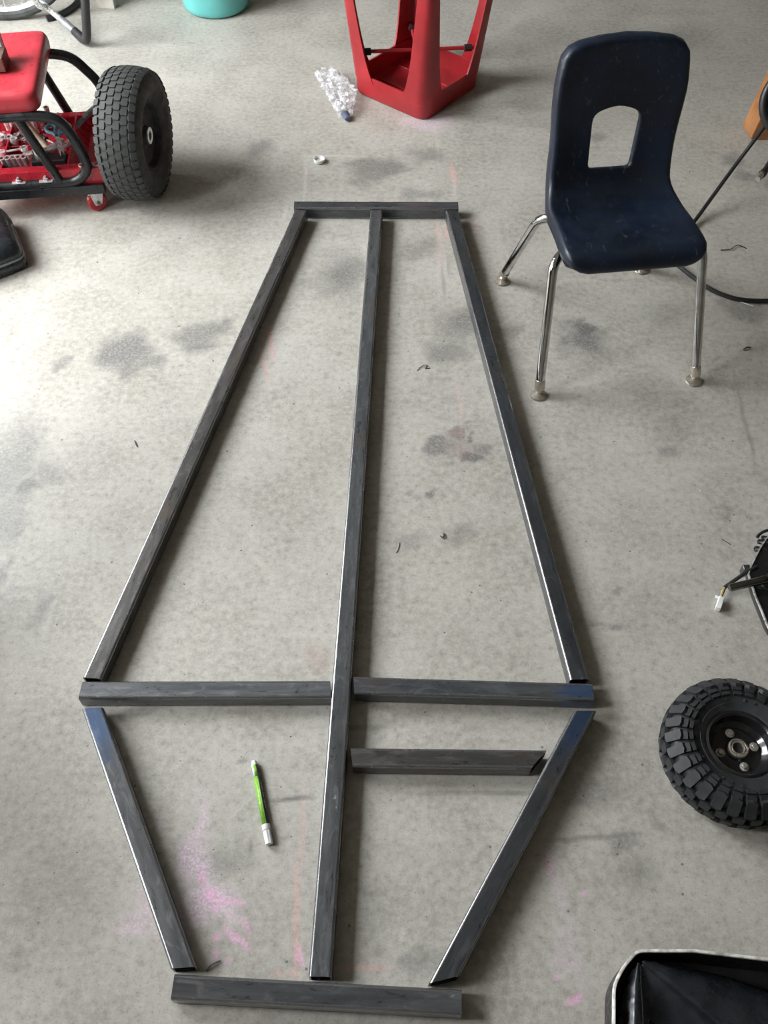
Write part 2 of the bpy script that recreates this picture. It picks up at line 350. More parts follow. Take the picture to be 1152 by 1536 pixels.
def build_floor():
    g = .0058
    fx = np.arange(-1.75, 1.7501, g); fy = np.concatenate([np.arange(.08, 1.6, .0046), np.arange(1.6, 4.0, .0066)])
    xs = np.concatenate([[DOOR_X], fx, [X1]]); ys = np.concatenate([[Y0, -.5], fy, [Y1]])
    gx, gy = np.meshgrid(xs, ys); x = gx.ravel(); y = gy.ravel(); nx, ny = len(xs), len(ys)
    wx = value_noise(x, y, 13, 1, 5) * .11; wy = value_noise(x, y, 13, 2, 5) * .11
    masks = {}
    for name, (warp, rows) in STAINS.items():
        k = 1.0 if warp == 'warped' else .10; px, py = x + wx * k, y + wy * k; m = np.zeros_like(x)
        for (cx_, cy_, hw, hh, rot, soft, st) in rows:
            c = at(cx_, cy_); rx = max((at(cx_ + hw, cy_) - at(cx_ - hw, cy_)).length / 2, .0042); ry = max((at(cx_, cy_ - hh) - at(cx_, cy_ + hh)).length / 2, .0042)
            r_ = math.radians(rot); dx_, dy_ = px - c.x, py - c.y
            u = (dx_ * math.cos(r_) + dy_ * math.sin(r_)) / rx; v = (-dx_ * math.sin(r_) + dy_ * math.cos(r_)) / ry
            d_ = np.sqrt(u * u + v * v); t_ = np.clip((1 + soft - d_) / max(1e-3, (1 + soft) - max(0, 1 - soft)), 0, 1)
            m = np.maximum(m, t_ * t_ * (3 - 2 * t_) * st)
        masks[name] = np.clip(m * {'dark': 1.35, 'pale': 1.25, 'hot': 1.15, 'orange': 1.2}.get(name, 1.0), 0, .95)
    me = bpy.data.meshes.new('floor'); co = np.zeros((nx * ny, 3), np.float32); co[:, 0] = x; co[:, 1] = y
    i = np.arange(ny - 1)[:, None] * nx + np.arange(nx - 1)[None, :]; q = np.stack([i, i + 1, i + 1 + nx, i + nx], -1).reshape(-1, 4).astype(np.int32)
    me.vertices.add(nx * ny); me.vertices.foreach_set('co', co.ravel()); me.loops.add(q.size); me.loops.foreach_set('vertex_index', q.ravel())
    me.polygons.add(len(q)); me.polygons.foreach_set('loop_start', np.arange(0, q.size, 4, dtype=np.int32)); me.update(calc_edges=True)
    for nm, keys in (('stain_a', ('dark', 'pinkish', 'lines', 'white')), ('stain_b', ('pale', 'hot', 'orange', None))):
        at_ = me.attributes.new(nm, 'FLOAT_COLOR', 'POINT'); col = np.ones((nx * ny, 4), np.float32)
        for j, k_ in enumerate(keys):
            if k_: col[:, j] = masks[k_]
        at_.data.foreach_set('color', col.ravel())
    me.materials.append(M['floor']); o = bpy.data.objects.new('floor', me); C.objects.link(o); return struct(o)
build_floor()
plane_box('floor_outside', (DOOR_X - 4.0, 2, -.08), (7.98, 14, .1), M['drive'])
plane_box('wall_outside', (-8.2, 2, 1.7), (.3, 22, 3.5), M['wall'])
plane_box('wall_right', (X1 + .05, (Y0 + Y1) / 2, ZC / 2), (.1, Y1 - Y0, ZC), M['wall'])
plane_box('wall_back', ((DOOR_X + X1) / 2, Y1 + .05, ZC / 2), (X1 - DOOR_X + .2, .1, ZC), M['wall'])
plane_box('wall_front', ((DOOR_X + X1) / 2, FRONT_Y - .05, ZC / 2), (X1 - DOOR_X + .2, .1, ZC), M['wall'])
mb = MB(); xw = DOOR_X - .05
last = Y0
for (ya, yb, za, zb) in OPENINGS:
    mb.box((xw, (last + ya) / 2, ZC / 2), (.1, ya - last, ZC)); last = yb
    if za > 0: mb.box((xw, (ya + yb) / 2, za / 2), (.1, yb - ya, za))
    mb.box((xw, (ya + yb) / 2, (zb + ZC) / 2), (.1, yb - ya, ZC - zb))
mb.box((xw, (last + Y1) / 2, ZC / 2), (.1, Y1 - last, ZC))
struct(mb.build('wall_left', M['wall'], smooth=False))
plane_box('ceiling', ((DOOR_X + X1) / 2, (Y0 + Y1) / 2, ZC + .05), (X1 - DOOR_X + .2, Y1 - Y0 + .2, .1), M['ceiling'])

# ------------------------------------------------------------------ steel tubes
TW = 0.0381; TUBES = []
def steel_tube(label, a0, a1, cut0=(0, 0), cut1=(0, 0), blue=None):
    """square hollow tube on the floor from a0 to a1 (world xy of the axis); cut = how far the left / right edge runs past the axis end"""
    a0 = Vector((a0[0], a0[1], 0)); a1 = Vector((a1[0], a1[1], 0)); d = a1 - a0; L = d.length
    h, r, wl = TW / 2, .0055, .003
    def ring(k, hh, rr):
        out = []
        for (sx, sz, a) in ((1, 1, 0), (-1, 1, 90), (-1, -1, 180), (1, -1, 270)):
            for j in range(4):
                t = math.radians(a + j * 30)
                out.append((sx * (hh - rr) + rr * math.cos(t), sz * (hh - rr) + rr * math.sin(t)))
        return out
    o_, i_ = ring(0, h, r), ring(0, h - wl, .003); n = len(o_)
    vs = []
    def xcut(y, cut, base, sg):
        f = (y + h) / (2 * h); return base + sg * (cut[1] + (cut[0] - cut[1]) * f)
    for (base, cut, sg) in ((0, cut0, -1), (L, cut1, 1)):
        for rg in (o_, i_):
            vs += [(xcut(y, cut, base, sg), y, z + h) for y, z in rg]
    fs = []
    for k in range(n):
        l = (k + 1) % n
        fs.append((k, l, 2 * n + l, 2 * n + k)); fs.append((n + k, 3 * n + k, 3 * n + l, n + l))
        fs.append((k, n + k, n + l, l)); fs.append((2 * n + k, 2 * n + l, 3 * n + l, 3 * n + k))
    mb = MB(); mb.add(vs, fs)
    m = M['steel'] if not blue else steel_material(blue)
    o = mb.build('steel_tube', m, angle=50); o.modifiers.new('normals', 'WEIGHTED_NORMAL').keep_sharp = True
    o.data.materials.append(M['steel_edge'])        # corners rubbed bright
    for k in range(n):
        if k % 4 != 3: o.data.polygons[4 * k].material_index = 1
    o.location = a0 + Vector((0, 0, .0004)); o.rotation_euler = (0, 0, math.atan2(d.y, d.x)); TUBES.append((a0.copy(), a1.copy()))
    return tag(o, label, 'steel tube', 'square steel tubes laid out on the floor')
def tube_from(label, A0, A1, B1, B0, blue=None, sh=(0, 0), tone=(1, 1, 1)):
    """A edge is the left edge looking from end 0 to end 1; corners are pixel positions of the top face"""
    P = [at(*p, TW).to_2d() for p in (A0, A1, B1, B0)]
    c0 = (P[0] + P[3]) / 2; c1 = (P[1] + P[2]) / 2; d = (c1 - c0).normalized(); L = (c1 - c0).length
    e = [(p - c0).dot(d) for p in P]
    b = None
    if blue is not None: b = (blue[0] * L, blue[1])
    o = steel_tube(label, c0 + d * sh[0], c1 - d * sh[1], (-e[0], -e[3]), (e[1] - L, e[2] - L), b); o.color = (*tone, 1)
    return o
tube_from('short steel tube across the far narrow end of the frame', (441.3, 301.3), (687, 302), (687.8, 313.0), (440.7, 312.2), tone=(.85, .87, .92))
# longitudinal ones: left edge seen from end 0 (far) to end 1 (near) is the picture's right edge
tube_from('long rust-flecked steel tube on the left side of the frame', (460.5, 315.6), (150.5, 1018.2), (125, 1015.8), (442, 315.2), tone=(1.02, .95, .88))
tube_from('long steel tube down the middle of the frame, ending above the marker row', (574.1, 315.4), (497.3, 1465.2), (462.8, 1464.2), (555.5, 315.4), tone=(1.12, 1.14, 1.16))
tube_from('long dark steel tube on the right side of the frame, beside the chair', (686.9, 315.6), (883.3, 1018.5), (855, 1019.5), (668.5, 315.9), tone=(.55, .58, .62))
tube_from('steel cross tube left of the middle tube at the widest point', (123.9, 1021.4), (495.1, 1019.8), (496.8, 1047.2), (117.5, 1047.6), tone=(1.35, 1.37, 1.4))
tube_from('blue-tipped steel cross tube right of the middle tube at the widest point', (530.0, 1013.4), (888.4, 1025.1), (891, 1050.6), (531.4, 1040.9), blue=(.97, .075), tone=(.85, .88, .93))
tube_from('short brownish steel brace with angled ends, right of the middle tube', (525.5, 1121.7), (820.5, 1125.4), (796, 1152.3), (529, 1149.4), tone=(.82, .76, .72))
tube_from('slanted steel tube at lower left with a blue upper end', (154.3, 1061), (293.3, 1450.0), (256.1, 1452), (122.7, 1063), blue=(0, .14), tone=(1.25, 1.25, 1.27))
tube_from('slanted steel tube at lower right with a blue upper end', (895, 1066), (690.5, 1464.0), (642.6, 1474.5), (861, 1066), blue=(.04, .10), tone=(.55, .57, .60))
tube_from('steel tube across the near end of the frame', (261.8, 1460.5), (692.9, 1482.2), (692.4, 1525.3), (256, 1499.5), tone=(.85, .86, .88))

# ------------------------------------------------------------------ blue school chair
def navy_material():
    t = NT('navy_plastic')
    col = t.mix(t.rng(t.noise(7, 5, .6), .3, .7), (.004, .0068, .013), (.0085, .0165, .036))
    sc = t.node('ShaderNodeMapping'); t.link(t.co.outputs['Object'], sc.inputs[0]); sc.inputs['Rotation'].default_value = (0, 0, .6); sc.inputs['Scale'].default_value = (60, 7, 20)
    col = t.mix(t.rng(t.noise(2.2, 3, .5, sc.outputs[0], 1.5), .66, .72, 0, .35), col, (.16, .18, .21))
    col = t.mix(t.rng(t.noise(45, 4, .7), .60, .72, 0, .25), col, (.12, .13, .15))
    t.link(col, t.p.inputs['Base Color']); t.link(t.rng(t.noise(30), .3, .7, .34, .50), t.p.inputs['Roughness'])
    t.bump(t.noise(220, 3), .10, .0006)
    return t.m
M['navy'] = navy_material()
chair = thing('school_chair', 'navy blue plastic school chair with a handle hole and chrome legs', 'chair', (0.575, 1.881, 0), math.radians(7.2))
def chair_shell(parent):
    prof = smooth_path([(0, -.168, .338), (0, -.158, .356), (0, -.13, .366), (0, -.06, .362), (0, .02, .352), (0, .075, .353), (0, .115, .372), (0, .138, .415), (0, .148, .48), (0, .156, .56), (0, .164, .63), (0, .172, .69)], 8)
    acc = [0]
    for a, b in zip(prof, prof[1:]): acc.append(acc[-1] + (b - a).length)
    L = acc[-1]
    def C3(s):
        s = min(max(s, 0), L)
        for i in range(len(acc) - 1):
            if s <= acc[i + 1]:
                t = (s - acc[i]) / (acc[i + 1] - acc[i]); p = prof[i].lerp(prof[i + 1], t)
                d = (prof[min(i + 2, len(prof) - 1)] - prof[max(i - 1, 0)]).normalized(); return p, d
        return prof[-1], (prof[-1] - prof[-2]).normalized()
    # half width along the profile
    wt = [(0, .150), (.06, .160), (.22, .156), (.32, .143), (.40, .141), (.52, .146), (L, .137)]
    side = []
    N = 26
    for i in range(N + 1):
        s = .028 + (L - .028 - .045) * i / N
        side.append((interp(wt, s), s))
    poly = [(-.118, .0)] + [(x, 0) for x in (-.06, 0, .06)] + [(.118, .0), (.134, .004), (.145, .013)] + side
    wtp = side[-1][0]
    poly += [(wtp - .003, L - .030), (wtp - .014, L - .016), (wtp - .034, L - .008), (.06, L - .001), (0, L + .003), (-.06, L - .001), (-wtp + .034, L - .008), (-wtp + .014, L - .016), (-wtp + .003, L - .030)]
    poly += [(-x, s) for x, s in reversed(side)] + [(-.145, .013), (-.134, .004)]
    # hole
    hs0, hs1 = .334, .494
    hole = round_poly([(-.060, hs0), (.060, hs0), (.066, hs1 - .016), (0, hs1 + .006), (-.066, hs1 - .016)], [.020, .020, .026, .05, .026], 4)
    hole = [(p[0], p[1]) for p in hole]
    def inside(p, pg):
        r = False; j = len(pg) - 1
        for i in range(len(pg)):
            (xi, yi), (xj, yj) = pg[i], pg[j]
            if (yi > p[1]) != (yj > p[1]) and p[0] < (xj - xi) * (p[1] - yi) / (yj - yi) + xi: r = not r
            j = i
        return r
    def dist(p, pg): return min(math.hypot(p[0] - q[0], p[1] - q[1]) for q in pg)
    pts = list(poly) + list(hole); n0, n1 = len(poly), len(hole)
    edges = [(i, (i + 1) % n0) for i in range(n0)] + [(n0 + i, n0 + (i + 1) % n1) for i in range(n1)]
    g = .0125
    for i in range(-14, 15):
        for j in range(1, int(L / g) + 1):
            p = (i * g + (.003 if j % 2 else -.003), j * g)
            if inside(p, poly) and not inside(p, hole) and dist(p, poly) > .006 and dist(p, hole) > .006: pts.append(p)
    V, E_, F_, *_ = mgeo.delaunay_2d_cdt([Vector(p) for p in pts], edges, [], 0, 1e-6)
    def dish(s): return interp([(0, 0), (.05, .004), (.2, .010), (.36, .022), (.5, .014), (L, .006)], s)
    def pos(x, s):
        p, d = C3(s); n = Vector((0, -d.z, d.y)); e = L - s
        q = p + Vector((x, 0, 0)) + n * (dish(s) * (x / .15) ** 2)
        if s > L: q = q + d * (s - L)
        if s < 0: q = q + d * s
        return q, d, n
    vs = [pos(v[0], v[1])[0] for v in V]; fs = []
    for f in F_:
        c = (sum(V[i][0] for i in f) / len(f), sum(V[i][1] for i in f) / len(f))
        if inside(c, poly) and not inside(c, hole): fs.append(tuple(f))
    used = [False] * len(V)
    mb = MB(); mb.add(vs, fs)
    def find(p): return min(range(len(V)), key=lambda i: (V[i][0] - p[0]) ** 2 + (V[i][1] - p[1]) ** 2)
    def rim(pg, sign, r, flange):
        idx = [find(p) for p in pg]; n = len(pg); prev = idx
        steps = [(r * math.sin(a), r * (1 - math.cos(a))) for a in (PI / 8, PI / 4, PI * 3 / 8, PI / 2)] + [(r + .0008, r + flange * .5), (r + .001, r + flange)]
        for (o, dn) in steps:
            cur = []
            for i in range(n):
                x, s = pg[i]; q, d, nn = pos(x, s)
                tx, ts = pg[(i + 1) % n][0] - pg[i - 1][0], pg[(i + 1) % n][1] - pg[i - 1][1]; l = math.hypot(tx, ts) or 1
                ox, os_ = ts / l * sign, -tx / l * sign
                cur.append(tuple(q + (Vector((ox, 0, 0)) + d * os_) * o - nn * dn))
            b = len(mb.v); mb.v += cur; ci = list(range(b, b + n))
            for i in range(n):
                j = (i + 1) % n; mb.f.append((prev[i], prev[j], ci[j], ci[i]))
            prev = ci
    rim(poly, 1, .012, .020); rim(hole, 1 if sum((hole[i][0] - hole[i - 1][0]) * (hole[i][1] + hole[i - 1][1]) for i in range(n1)) > 0 else -1, .007, .006)
    o = mb.build('seat_shell', M['navy'], parent, angle=75)
    sd = o.modifiers.new('thickness', 'SOLIDIFY'); sd.thickness = .004; sd.offset = -1
    return o
chair_shell(chair)
def chair_leg(sx, front):
    if front: pts = [(sx * .06, -.045, .327), (sx * .155, -.075, .327), (sx * .185, -.105, .315), (sx * .206, -.224, .034)]
    else: pts = [(sx * .06, .04, .327), (sx * .150, .06, .327), (sx * .178, .085, .305), (sx * .2055, .222, .034)]
    p = bend_path(pts, .045, 7)
    o = MB().tube(p, .0118, 14).build('leg', M['chrome'], chair)
    d = (Vector(pts[-1]) - Vector(pts[-2])).normalized()
    ft = Vector(pts[-1])
    MB().lathe([(0, .012), (.0132, .012), (.0136, .008), (.0136, -.012), (.0125, -.014), (0, -.014)], 18, align(ft, -d)).build('ferrule', M['nickel'], o)
    fx = ft + d * .017; fx.z = 0
    MB().lathe([(0, .0), (.0200, 0), (.0220, .002), (.0205, .005), (.0125, .0085), (.0065, .011), (.0065, .024), (0, .024)], 20, Matrix.Translation(fx)).build('glide', M['nickel'], o)
for sx in (-1, 1):
    for fr in (True, False): chair_leg(sx, fr)
MB().box((0, -.045, .332), (.13, .022, .012)).build('seat_bracket', M['chrome'], chair, bevel=.002)
MB().box((0, .04, .332), (.13, .022, .012)).build('seat_bracket', M['chrome'], chair, bevel=.002)

# ------------------------------------------------------------------ red stool standing on its seat
st = thing('plastic_stool', 'red plastic stool standing upside down on its seat', 'stool', (0.118, 3.165, 0), math.radians(50))
A = .163; SK = .078
def sq(a, r, k=6): return round_poly([(-a, -a), (a, -a), (a, a), (-a, a)], r, k)
mb = MB(); rings = []
levels = [(A - .010, 0), (A - .003, .003), (A, .010), (A + .002, SK), (A - .004, SK), (A - .006, .016), (A - .03, .014)]
for (a, z) in levels:
    ps = sq(a, .045 if a > .13 else .03); b = len(mb.v); mb.v += [(p[0], p[1], z) for p in ps]; rings.append((b, len(ps)))
for (b, n), (c, _) in zip(rings, rings[1:]):
    for i in range(n): mb.f.append((b + i, b + (i + 1) % n, c + (i + 1) % n, c + i))
b, n = rings[0]; mb.f.append(tuple(range(b + n - 1, b - 1, -1))); b, n = rings[-1]; mb.f.append(tuple(range(b, b + n)))
mb.build('seat_tray', M['red'], st, angle=50)
for rx in (-1, 1):   # shallow ribs inside the tray
    MB().box((rx * .06, 0, .018), (.006, .26, .008)).build('rib', M['red'], st, bevel=.001)
def stool_leg(q):
    """corner leg: rounded angle profile, wide at the seat, narrow at the foot, splayed outwards"""
    mb = MB(); H = .46; N = 10; R0 = None
    for i in range(N + 1):
        t = i / N; z = SK - .02 + (H - SK + .02) * t
        fl = .080 - .034 * t + .022 * (1 - t) ** 7; off = A + .0035 + .030 * t; th = .006
        rr = .04 - .022 * t
        out = [(off - fl, off), (off - rr, off)] + [(off - rr + rr * math.sin(a), off - rr + rr * math.cos(a)) for a in (PI / 8, PI / 4, 3 * PI / 8)] + [(off, off - rr), (off, off - fl)]
        inn = [(off - th, off - fl), (off - th, off - rr)] + [(off - rr + (rr - th) * math.cos(a), off - rr + (rr - th) * math.sin(a)) for a in (PI / 8, PI / 4, 3 * PI / 8)] + [(off - rr, off - th), (off - fl, off - th)]
        pf = out + inn; b = len(mb.v); mb.v += [(x, y, z) for x, y in pf]; n = len(pf)
        if R0 is not None:
            for k in range(n): mb.f.append((R0 + k, R0 + (k + 1) % n, b + (k + 1) % n, b + k))
        else: mb.f.append(tuple(range(b + n - 1, b - 1, -1)))
        R0 = b
    mb.f.append(tuple(range(R0, R0 + n)))
    o = mb.build('leg', M['red'], st, angle=40, rot=(0, 0, q * PI / 2))
    # foot pad at the raised end
    off = A + .033
    MB().box((off - .018, off - .018, H + .004), (.046, .046, .010)).build('foot_pad', M['black_plastic'], o, bevel=.003)
for q in range(4): stool_leg(q)
for k in range(2):
    d = (A - .006) * (1 if k == 0 else -1)
    zr = .128 + .012 * k
    p0, p1 = Vector((A - .008, d, 0)), Vector((-A + .008, -d, 0)); p0.z = p1.z = zr
    rod = MB().tube([p0, p1], .0065, 12).build('cross_rod', M['red'], st)
    for f in (.10, .90):
        MB().tube([p0.lerp(p1, f - .028), p0.lerp(p1, f + .028)], .0125, 8).build('clip', M['black_plastic'], rod, smooth=False)

# ------------------------------------------------------------------ tyres
def torus_profile(R, hw, side, crown=.012, rim_r=.06):
    return None
def wheel_thing(name, label, R, HW, rim_r, nrow, cols, block, loc, eul, rubber, hub, tread_h):
    """wheel with its axle along local z"""
    t = thing(name, label, 'wheel', loc); t.rotation_euler = eul
    c = HW; prof = [(rim_r, -c * .72), (rim_r + .012, -c * .86), (R * .70, -c), (R * .83, -c * .99), (R * .93, -c * .86), (R * .975, -c * .6), (R, 0), (R * .975, c * .6), (R * .93, c * .86), (R * .83, c * .99), (R * .70, c), (rim_r + .012, c * .86), (rim_r, c * .72), (rim_r - .004, 0)]
    sp = [(p.x, p.y) for p in smooth_path([(a, b, 0) for a, b in prof], 3, True)]
    ty = MB().lathe(sp, 72, close=True).build('tyre', M[rubber], t, angle=60)
    first = {}
    for ci, (z, rr, tilt, bl, bw) in enumerate(list(cols) + list(block or [])):
        for i in range(nrow):
            a = 2 * PI * (i + (.5 if (ci % 2 if ci < len(cols) else (len(cols) - 1) % 2) else 0)) / nrow
            key = ci
            if key not in first:
                mb = MB()
                mb.prism([(-bl / 2, -bw / 2), (bl * .1, -bw / 2 * 1.06), (bl / 2, -bw / 2 * .86), (bl / 2, bw / 2 * .86), (bl * .1, bw / 2 * 1.06), (-bl / 2, bw / 2)], -tread_h, tread_h * .6, top=.92)
                o = mb.build('tread_block', M[rubber], ty, smooth=False); first[key] = o
            else:
                o = first[key].copy(); C.objects.link(o)
            # local axes: x along circumference, y along axle, z outwards
            er = Vector((math.cos(a), math.sin(a), 0)); ea = Vector((-math.sin(a), math.cos(a), 0)); ez = Vector((0, 0, 1))
            n = (er * math.cos(tilt) + ez * math.sin(tilt)); yv = n.cross(ea)
            m = Matrix((ea, yv, n)).transposed().to_4x4(); m.translation = er * rr + ez * z
            o.matrix_local = m
    hub(t)
    return t
def turf_hub(t):
    MB().lathe([(.098, -.045), (.105, -.048), (.105, .050), (.098, .054), (.092, .050), (.088, .030), (.055, .022), (.030, .032), (.026, .042), (.020, .042), (.020, -.04), (.088, -.035)], 40, close=True).build('rim', M['rubber_old'], t)
    MB().lathe([(.013, .035), (.024, .035), (.024, .046), (.013, .046)], 24, close=True).build('hub_ring', M['silver'], t)
Rt, HWt = .186, .066
tc = []
for z, tl in ((-.052, -.46), (-.031, -.22), (-.0105, -.06), (.0105, .06), (.031, .22), (.052, .46)):
    rr = Rt * (1 - .022 * (z / .026) ** 2 * .45); tc.append((z, rr, tl, .0200, .0185))
wheel_thing('turf_wheel', 'dusty black turf tyre wheel standing upright beside the red roller seat', Rt, HWt, .098, 44, tc, None,
            (-.752, 2.535, Rt + .0035), (0, PI / 2, math.radians(-6)), 'rubber_old', turf_hub, .0042)

# unseen bin added beyond the left edge, sized to shade the near-left floor
bn = thing('unseen_shade_bin', 'unseen black bin added beyond the left edge to cast shade', 'bin', (-1.27, 1.0, 0))
MB().lathe([(0, .004), (.17, .0), (.185, .006), (.19, .02), (.215, .56), (.225, .565), (.225, .59), (.21, .59), (.18, .03), (0, .02)], 40).build('body', M['black_plastic'], bn, angle=50)
MB().lathe([(.2255, .60), (.232, .60), (.228, .625), (.15, .655), (0, .665), (0, .655), (.15, .645), (.222, .618)], 40, close=True).build('lid', M['black_plastic'], bn, angle=50)
def knob_hub(t):
    rim = MB().lathe([(.061, -.030), (.067, -.034), (.067, .034), (.061, .037), (.057, .033), (.054, .012), (.045, .004), (.022, .004), (.018, .008), (.018, -.02), (.054, -.02)], 56, close=True).build('rim', M['rim_black'], t)
    MB().lathe([(.0105, -.01), (.0185, -.01), (.0185, .0145), (.016, .0155), (.0155, .013), (.0120, .013), (.0115, .0155), (.0105, .0150)], 36, close=True).build('bearing', M['nickel'], t)
    MB().lathe([(0, -.015), (.0102, -.015), (.0102, .008), (0, .008)], 24).build('axle_bore', M['black_plastic'], t)
    for k in range(4):
        a = math.radians(100 + 90 * k); p = Vector((.0335 * math.cos(a), .0335 * math.sin(a), .004))
        b = MB().lathe([(0, 0), (.0085, 0), (.0085, .0018), (0, .0018)], 20, Matrix.Translation(p)).build('washer', M['silver'], t)
        MB().lathe([(0, .0018), (.0062, .0018), (.0065, .0065), (.0050, .0078), (0, .0082)], 6, Matrix.Translation(p)).build('bolt', M['nickel'], t, smooth=False, bevel=.0006)
    # raised panels on the sidewall
    for a0, a1 in ((95, 150), (165, 235)):
        for rr in (.078, .092):
            pts = [(rr * math.cos(math.radians(a)), rr * math.sin(math.radians(a)), .0435) for a in range(a0, a1 + 1, 5)]
            MB().tube(pts, .0009, 6).build('sidewall_ridge', M['rubber'], t)
    for a in (98, 150, 172, 200, 232, 243, 255, 40, 62, 75):
        p = (.0855 * math.cos(math.radians(a)), .0855 * math.sin(math.radians(a)), .0435)
        MB().lathe([(0, -.002), (.002, -.002), (.002, .0008), (0, .0014)], 10, Matrix.Translation(p)).build('moulded_dot', M['rubber'], t)
kc = [(-.034, .1235, -.72, .0205, .036), (-.0115, .1345, -.12, .0205, .021), (.0115, .1345, .12, .0205, .021), (.034, .1235, .72, .0205, .036)]
# the shoulder lugs' inner ends, cut off by a fine groove
kc2 = [(.0425, .1060, 1.20, .0180, .0115), (.0445, .0955, 1.45, .0160, .0070)]
wheel_thing('knobby_wheel', 'small knobby tyre wheel with black rim and four bolts lying flat', .131, .0435, .063, 28, kc, kc2,
            (.664, .652, .0465), (0, 0, 0), 'rubber', knob_hub, .0085)

# ------------------------------------------------------------------ red roller seat (mechanic's stool) at upper left
RS_O = Vector((-.849, 2.416, 0)); RS_A = math.radians(6.5)
rs = thing('roller_seat', 'red padded roller seat with a black tube frame and a red tool tray', 'roller seat', RS_O, RS_A)
def rl(p):   # world to seat-local
    d = Vector(p) - RS_O; c, s = math.cos(RS_A), math.sin(RS_A)
    return Vector((d.x * c + d.y * s, -d.x * s + d.y * c, d.z))
# black base rails
for y in (.012, .345):
    MB().box((-.235, y, .082), (.47, .026, .030)).build('base_rail', M['black_paint'], rs, bevel=.003)
MB().box((-.02, .178, .082), (.026, .31, .030)).build('base_rail', M['black_paint'], rs, bevel=.003)
# red tray: floor, walls, dividers, raised right-hand block
MB().box((-.225, .178, .099), (.46, .33, .004)).build('tray_floor', M['red_paint'], rs)
MB().box((-.225, .016, .122), (.46, .005, .046)).build('tray_wall', M['red_paint'], rs, bevel=.001)
MB().box((-.225, .340, .122), (.46, .005, .046)).build('tray_wall', M['red_paint'], rs, bevel=.001)
MB().box((.004, .178, .122), (.005, .33, .046)).build('tray_wall', M['red_paint'], rs, bevel=.001)
MB().box((-.225, .030, .1435), (.46, .028, .005)).build('tray_rim', M['red_paint'], rs, bevel=.001)
MB().box((-.225, .330, .1435), (.46, .024, .005)).build('tray_rim', M['red_paint'], rs, bevel=.001)
sl = MB(); sl.add([(-.095, .045, .145), (-.060, .045, .102), (-.060, .325, .102), (-.095, .325, .145), (-.100, .045, .145), (-.066, .045, .100), (-.066, .325, .100), (-.100, .325, .145)],
       [(0, 1, 2, 3), (7, 6, 5, 4), (0, 4, 5, 1), (3, 2, 6, 7), (0, 3, 7, 4), (1, 5, 6, 2)]); sl.build('divider', M['red_paint'], rs)
MB().box((-.30, .178, .117), (.004, .30, .034)).build('divider', M['red_paint'], rs)
MB().box((-.225, .20, .112), (.25, .004, .022)).build('divider', M['red_paint'], rs)
for k in range(3):
    MB().lathe([(.006, 0), (.0095, 0), (.0095, .004), (.006, .004)], 18, Matrix.Translation((-.055 + .022 * k, .030, .1455)), close=True).build('socket_hole_ring', M['silver'], rs)
# side hoops
def hoop(y, out, zt):
    pts = [(-.33, y, .105), (-.075, y, .105), (-.012 + out, y, .145), (-.022 + out, y, .22), (-.075, y, .305), (-.14, y, zt), (-.46, y, zt)]
    o = MB().tube(bend_path(pts, .055, 7), .0150, 12).build('side_hoop', M['black_paint'], rs)
    MB().tube([(-.19, y, zt), (-.125, y, .105)], .0140, 12).build('strut', M['black_paint'], o)
    for bx in (-.245, -.165):
        MB().box((bx, y - .004, .1185), (.040, .022, .002)).build('washer_plate', M['silver'], o)
        MB().lathe([(0, 0), (.008, 0), (.008, .006), (.004, .007), (.004, .013), (0, .013)], 6, Matrix.Translation((bx, y - .004, .1195))).build('bolt', M['silver'], o, smooth=False)
hoop(.014, -.02, .318); hoop(.375, .012, .318)
for x in (-.16, -.42):
    MB().box((x, .195, .322), (.03, .38, .010)).build('seat_support', M['black_paint'], rs, bevel=.002)
# cushion: wide front, slightly rounded, raised edge
def cushion():
    out = round_poly([(-.50, .00), (-.118, .008), (-.128, .40), (-.50, .385)], .035, 5); n = len(out)
    cx, cy = -.30, .2
    mb = MB(); prev = None
    for k, (sc, z) in enumerate(((.97, .328), (1.0, .334), (1.005, .35), (1.0, .366), (.975, .377), (.93, .381), (.80, .379), (.5, .376), (.05, .375))):
        b = len(mb.v); mb.v += [(cx + (p[0] - cx) * sc, cy + (p[1] - cy) * sc, z) for p in out]
        if prev is None: mb.f.append(tuple(range(b + n - 1, b - 1, -1)))
        else:
            for i in range(n): mb.f.append((prev + i, prev + (i + 1) % n, b + (i + 1) % n, b + i))
        prev = b
    mb.f.append(tuple(range(prev, prev + n)))
    return mb.build('cushion', M['red_vinyl'], rs, angle=70)
cushion()
def caster(x, y, rz):
    m = Mz((x, y, 0), rz)
    c = MB().lathe([(.010, -.011), (.026, -.011), (.030, -.008), (.031, 0), (.030, .008), (.026, .011), (.010, .011)], 28, m @ Mz((0, -.014, .031), 0, PI / 2), close=True).build('caster', M['red_paint'], rs)
    h = MB()
    for s in (-1, 1): h.prism(round_poly([(-.012, .024), (.010, .024), (.022, .066), (-.020, .066)], .004, 2), -.0012, .0012, m @ Mz((0, -.014 + 0, 0)) @ Mz((0, s * .0145, 0), 0, PI / 2))
    h.box((0, -.012, .066), (.05, .034, .003), m)
    h.build('fork', M['silver'], c)
    MB().lathe([(0, .064), (.020, .064), (.023, .068), (.023, .074), (.014, .077), (0, .077)], 20, m).build('swivel', M['silver'], c)
    MB().tube([m @ Vector((0, -.036, .031)), m @ Vector((0, .008, .031))], .005, 8).build('axle', M['gun'], c)
for (x, y, r) in ((-.045, .035, .5), (-.045, .325, .2), (-.43, .035, 1.0), (-.43, .325, -.4)): caster(x, y, r)

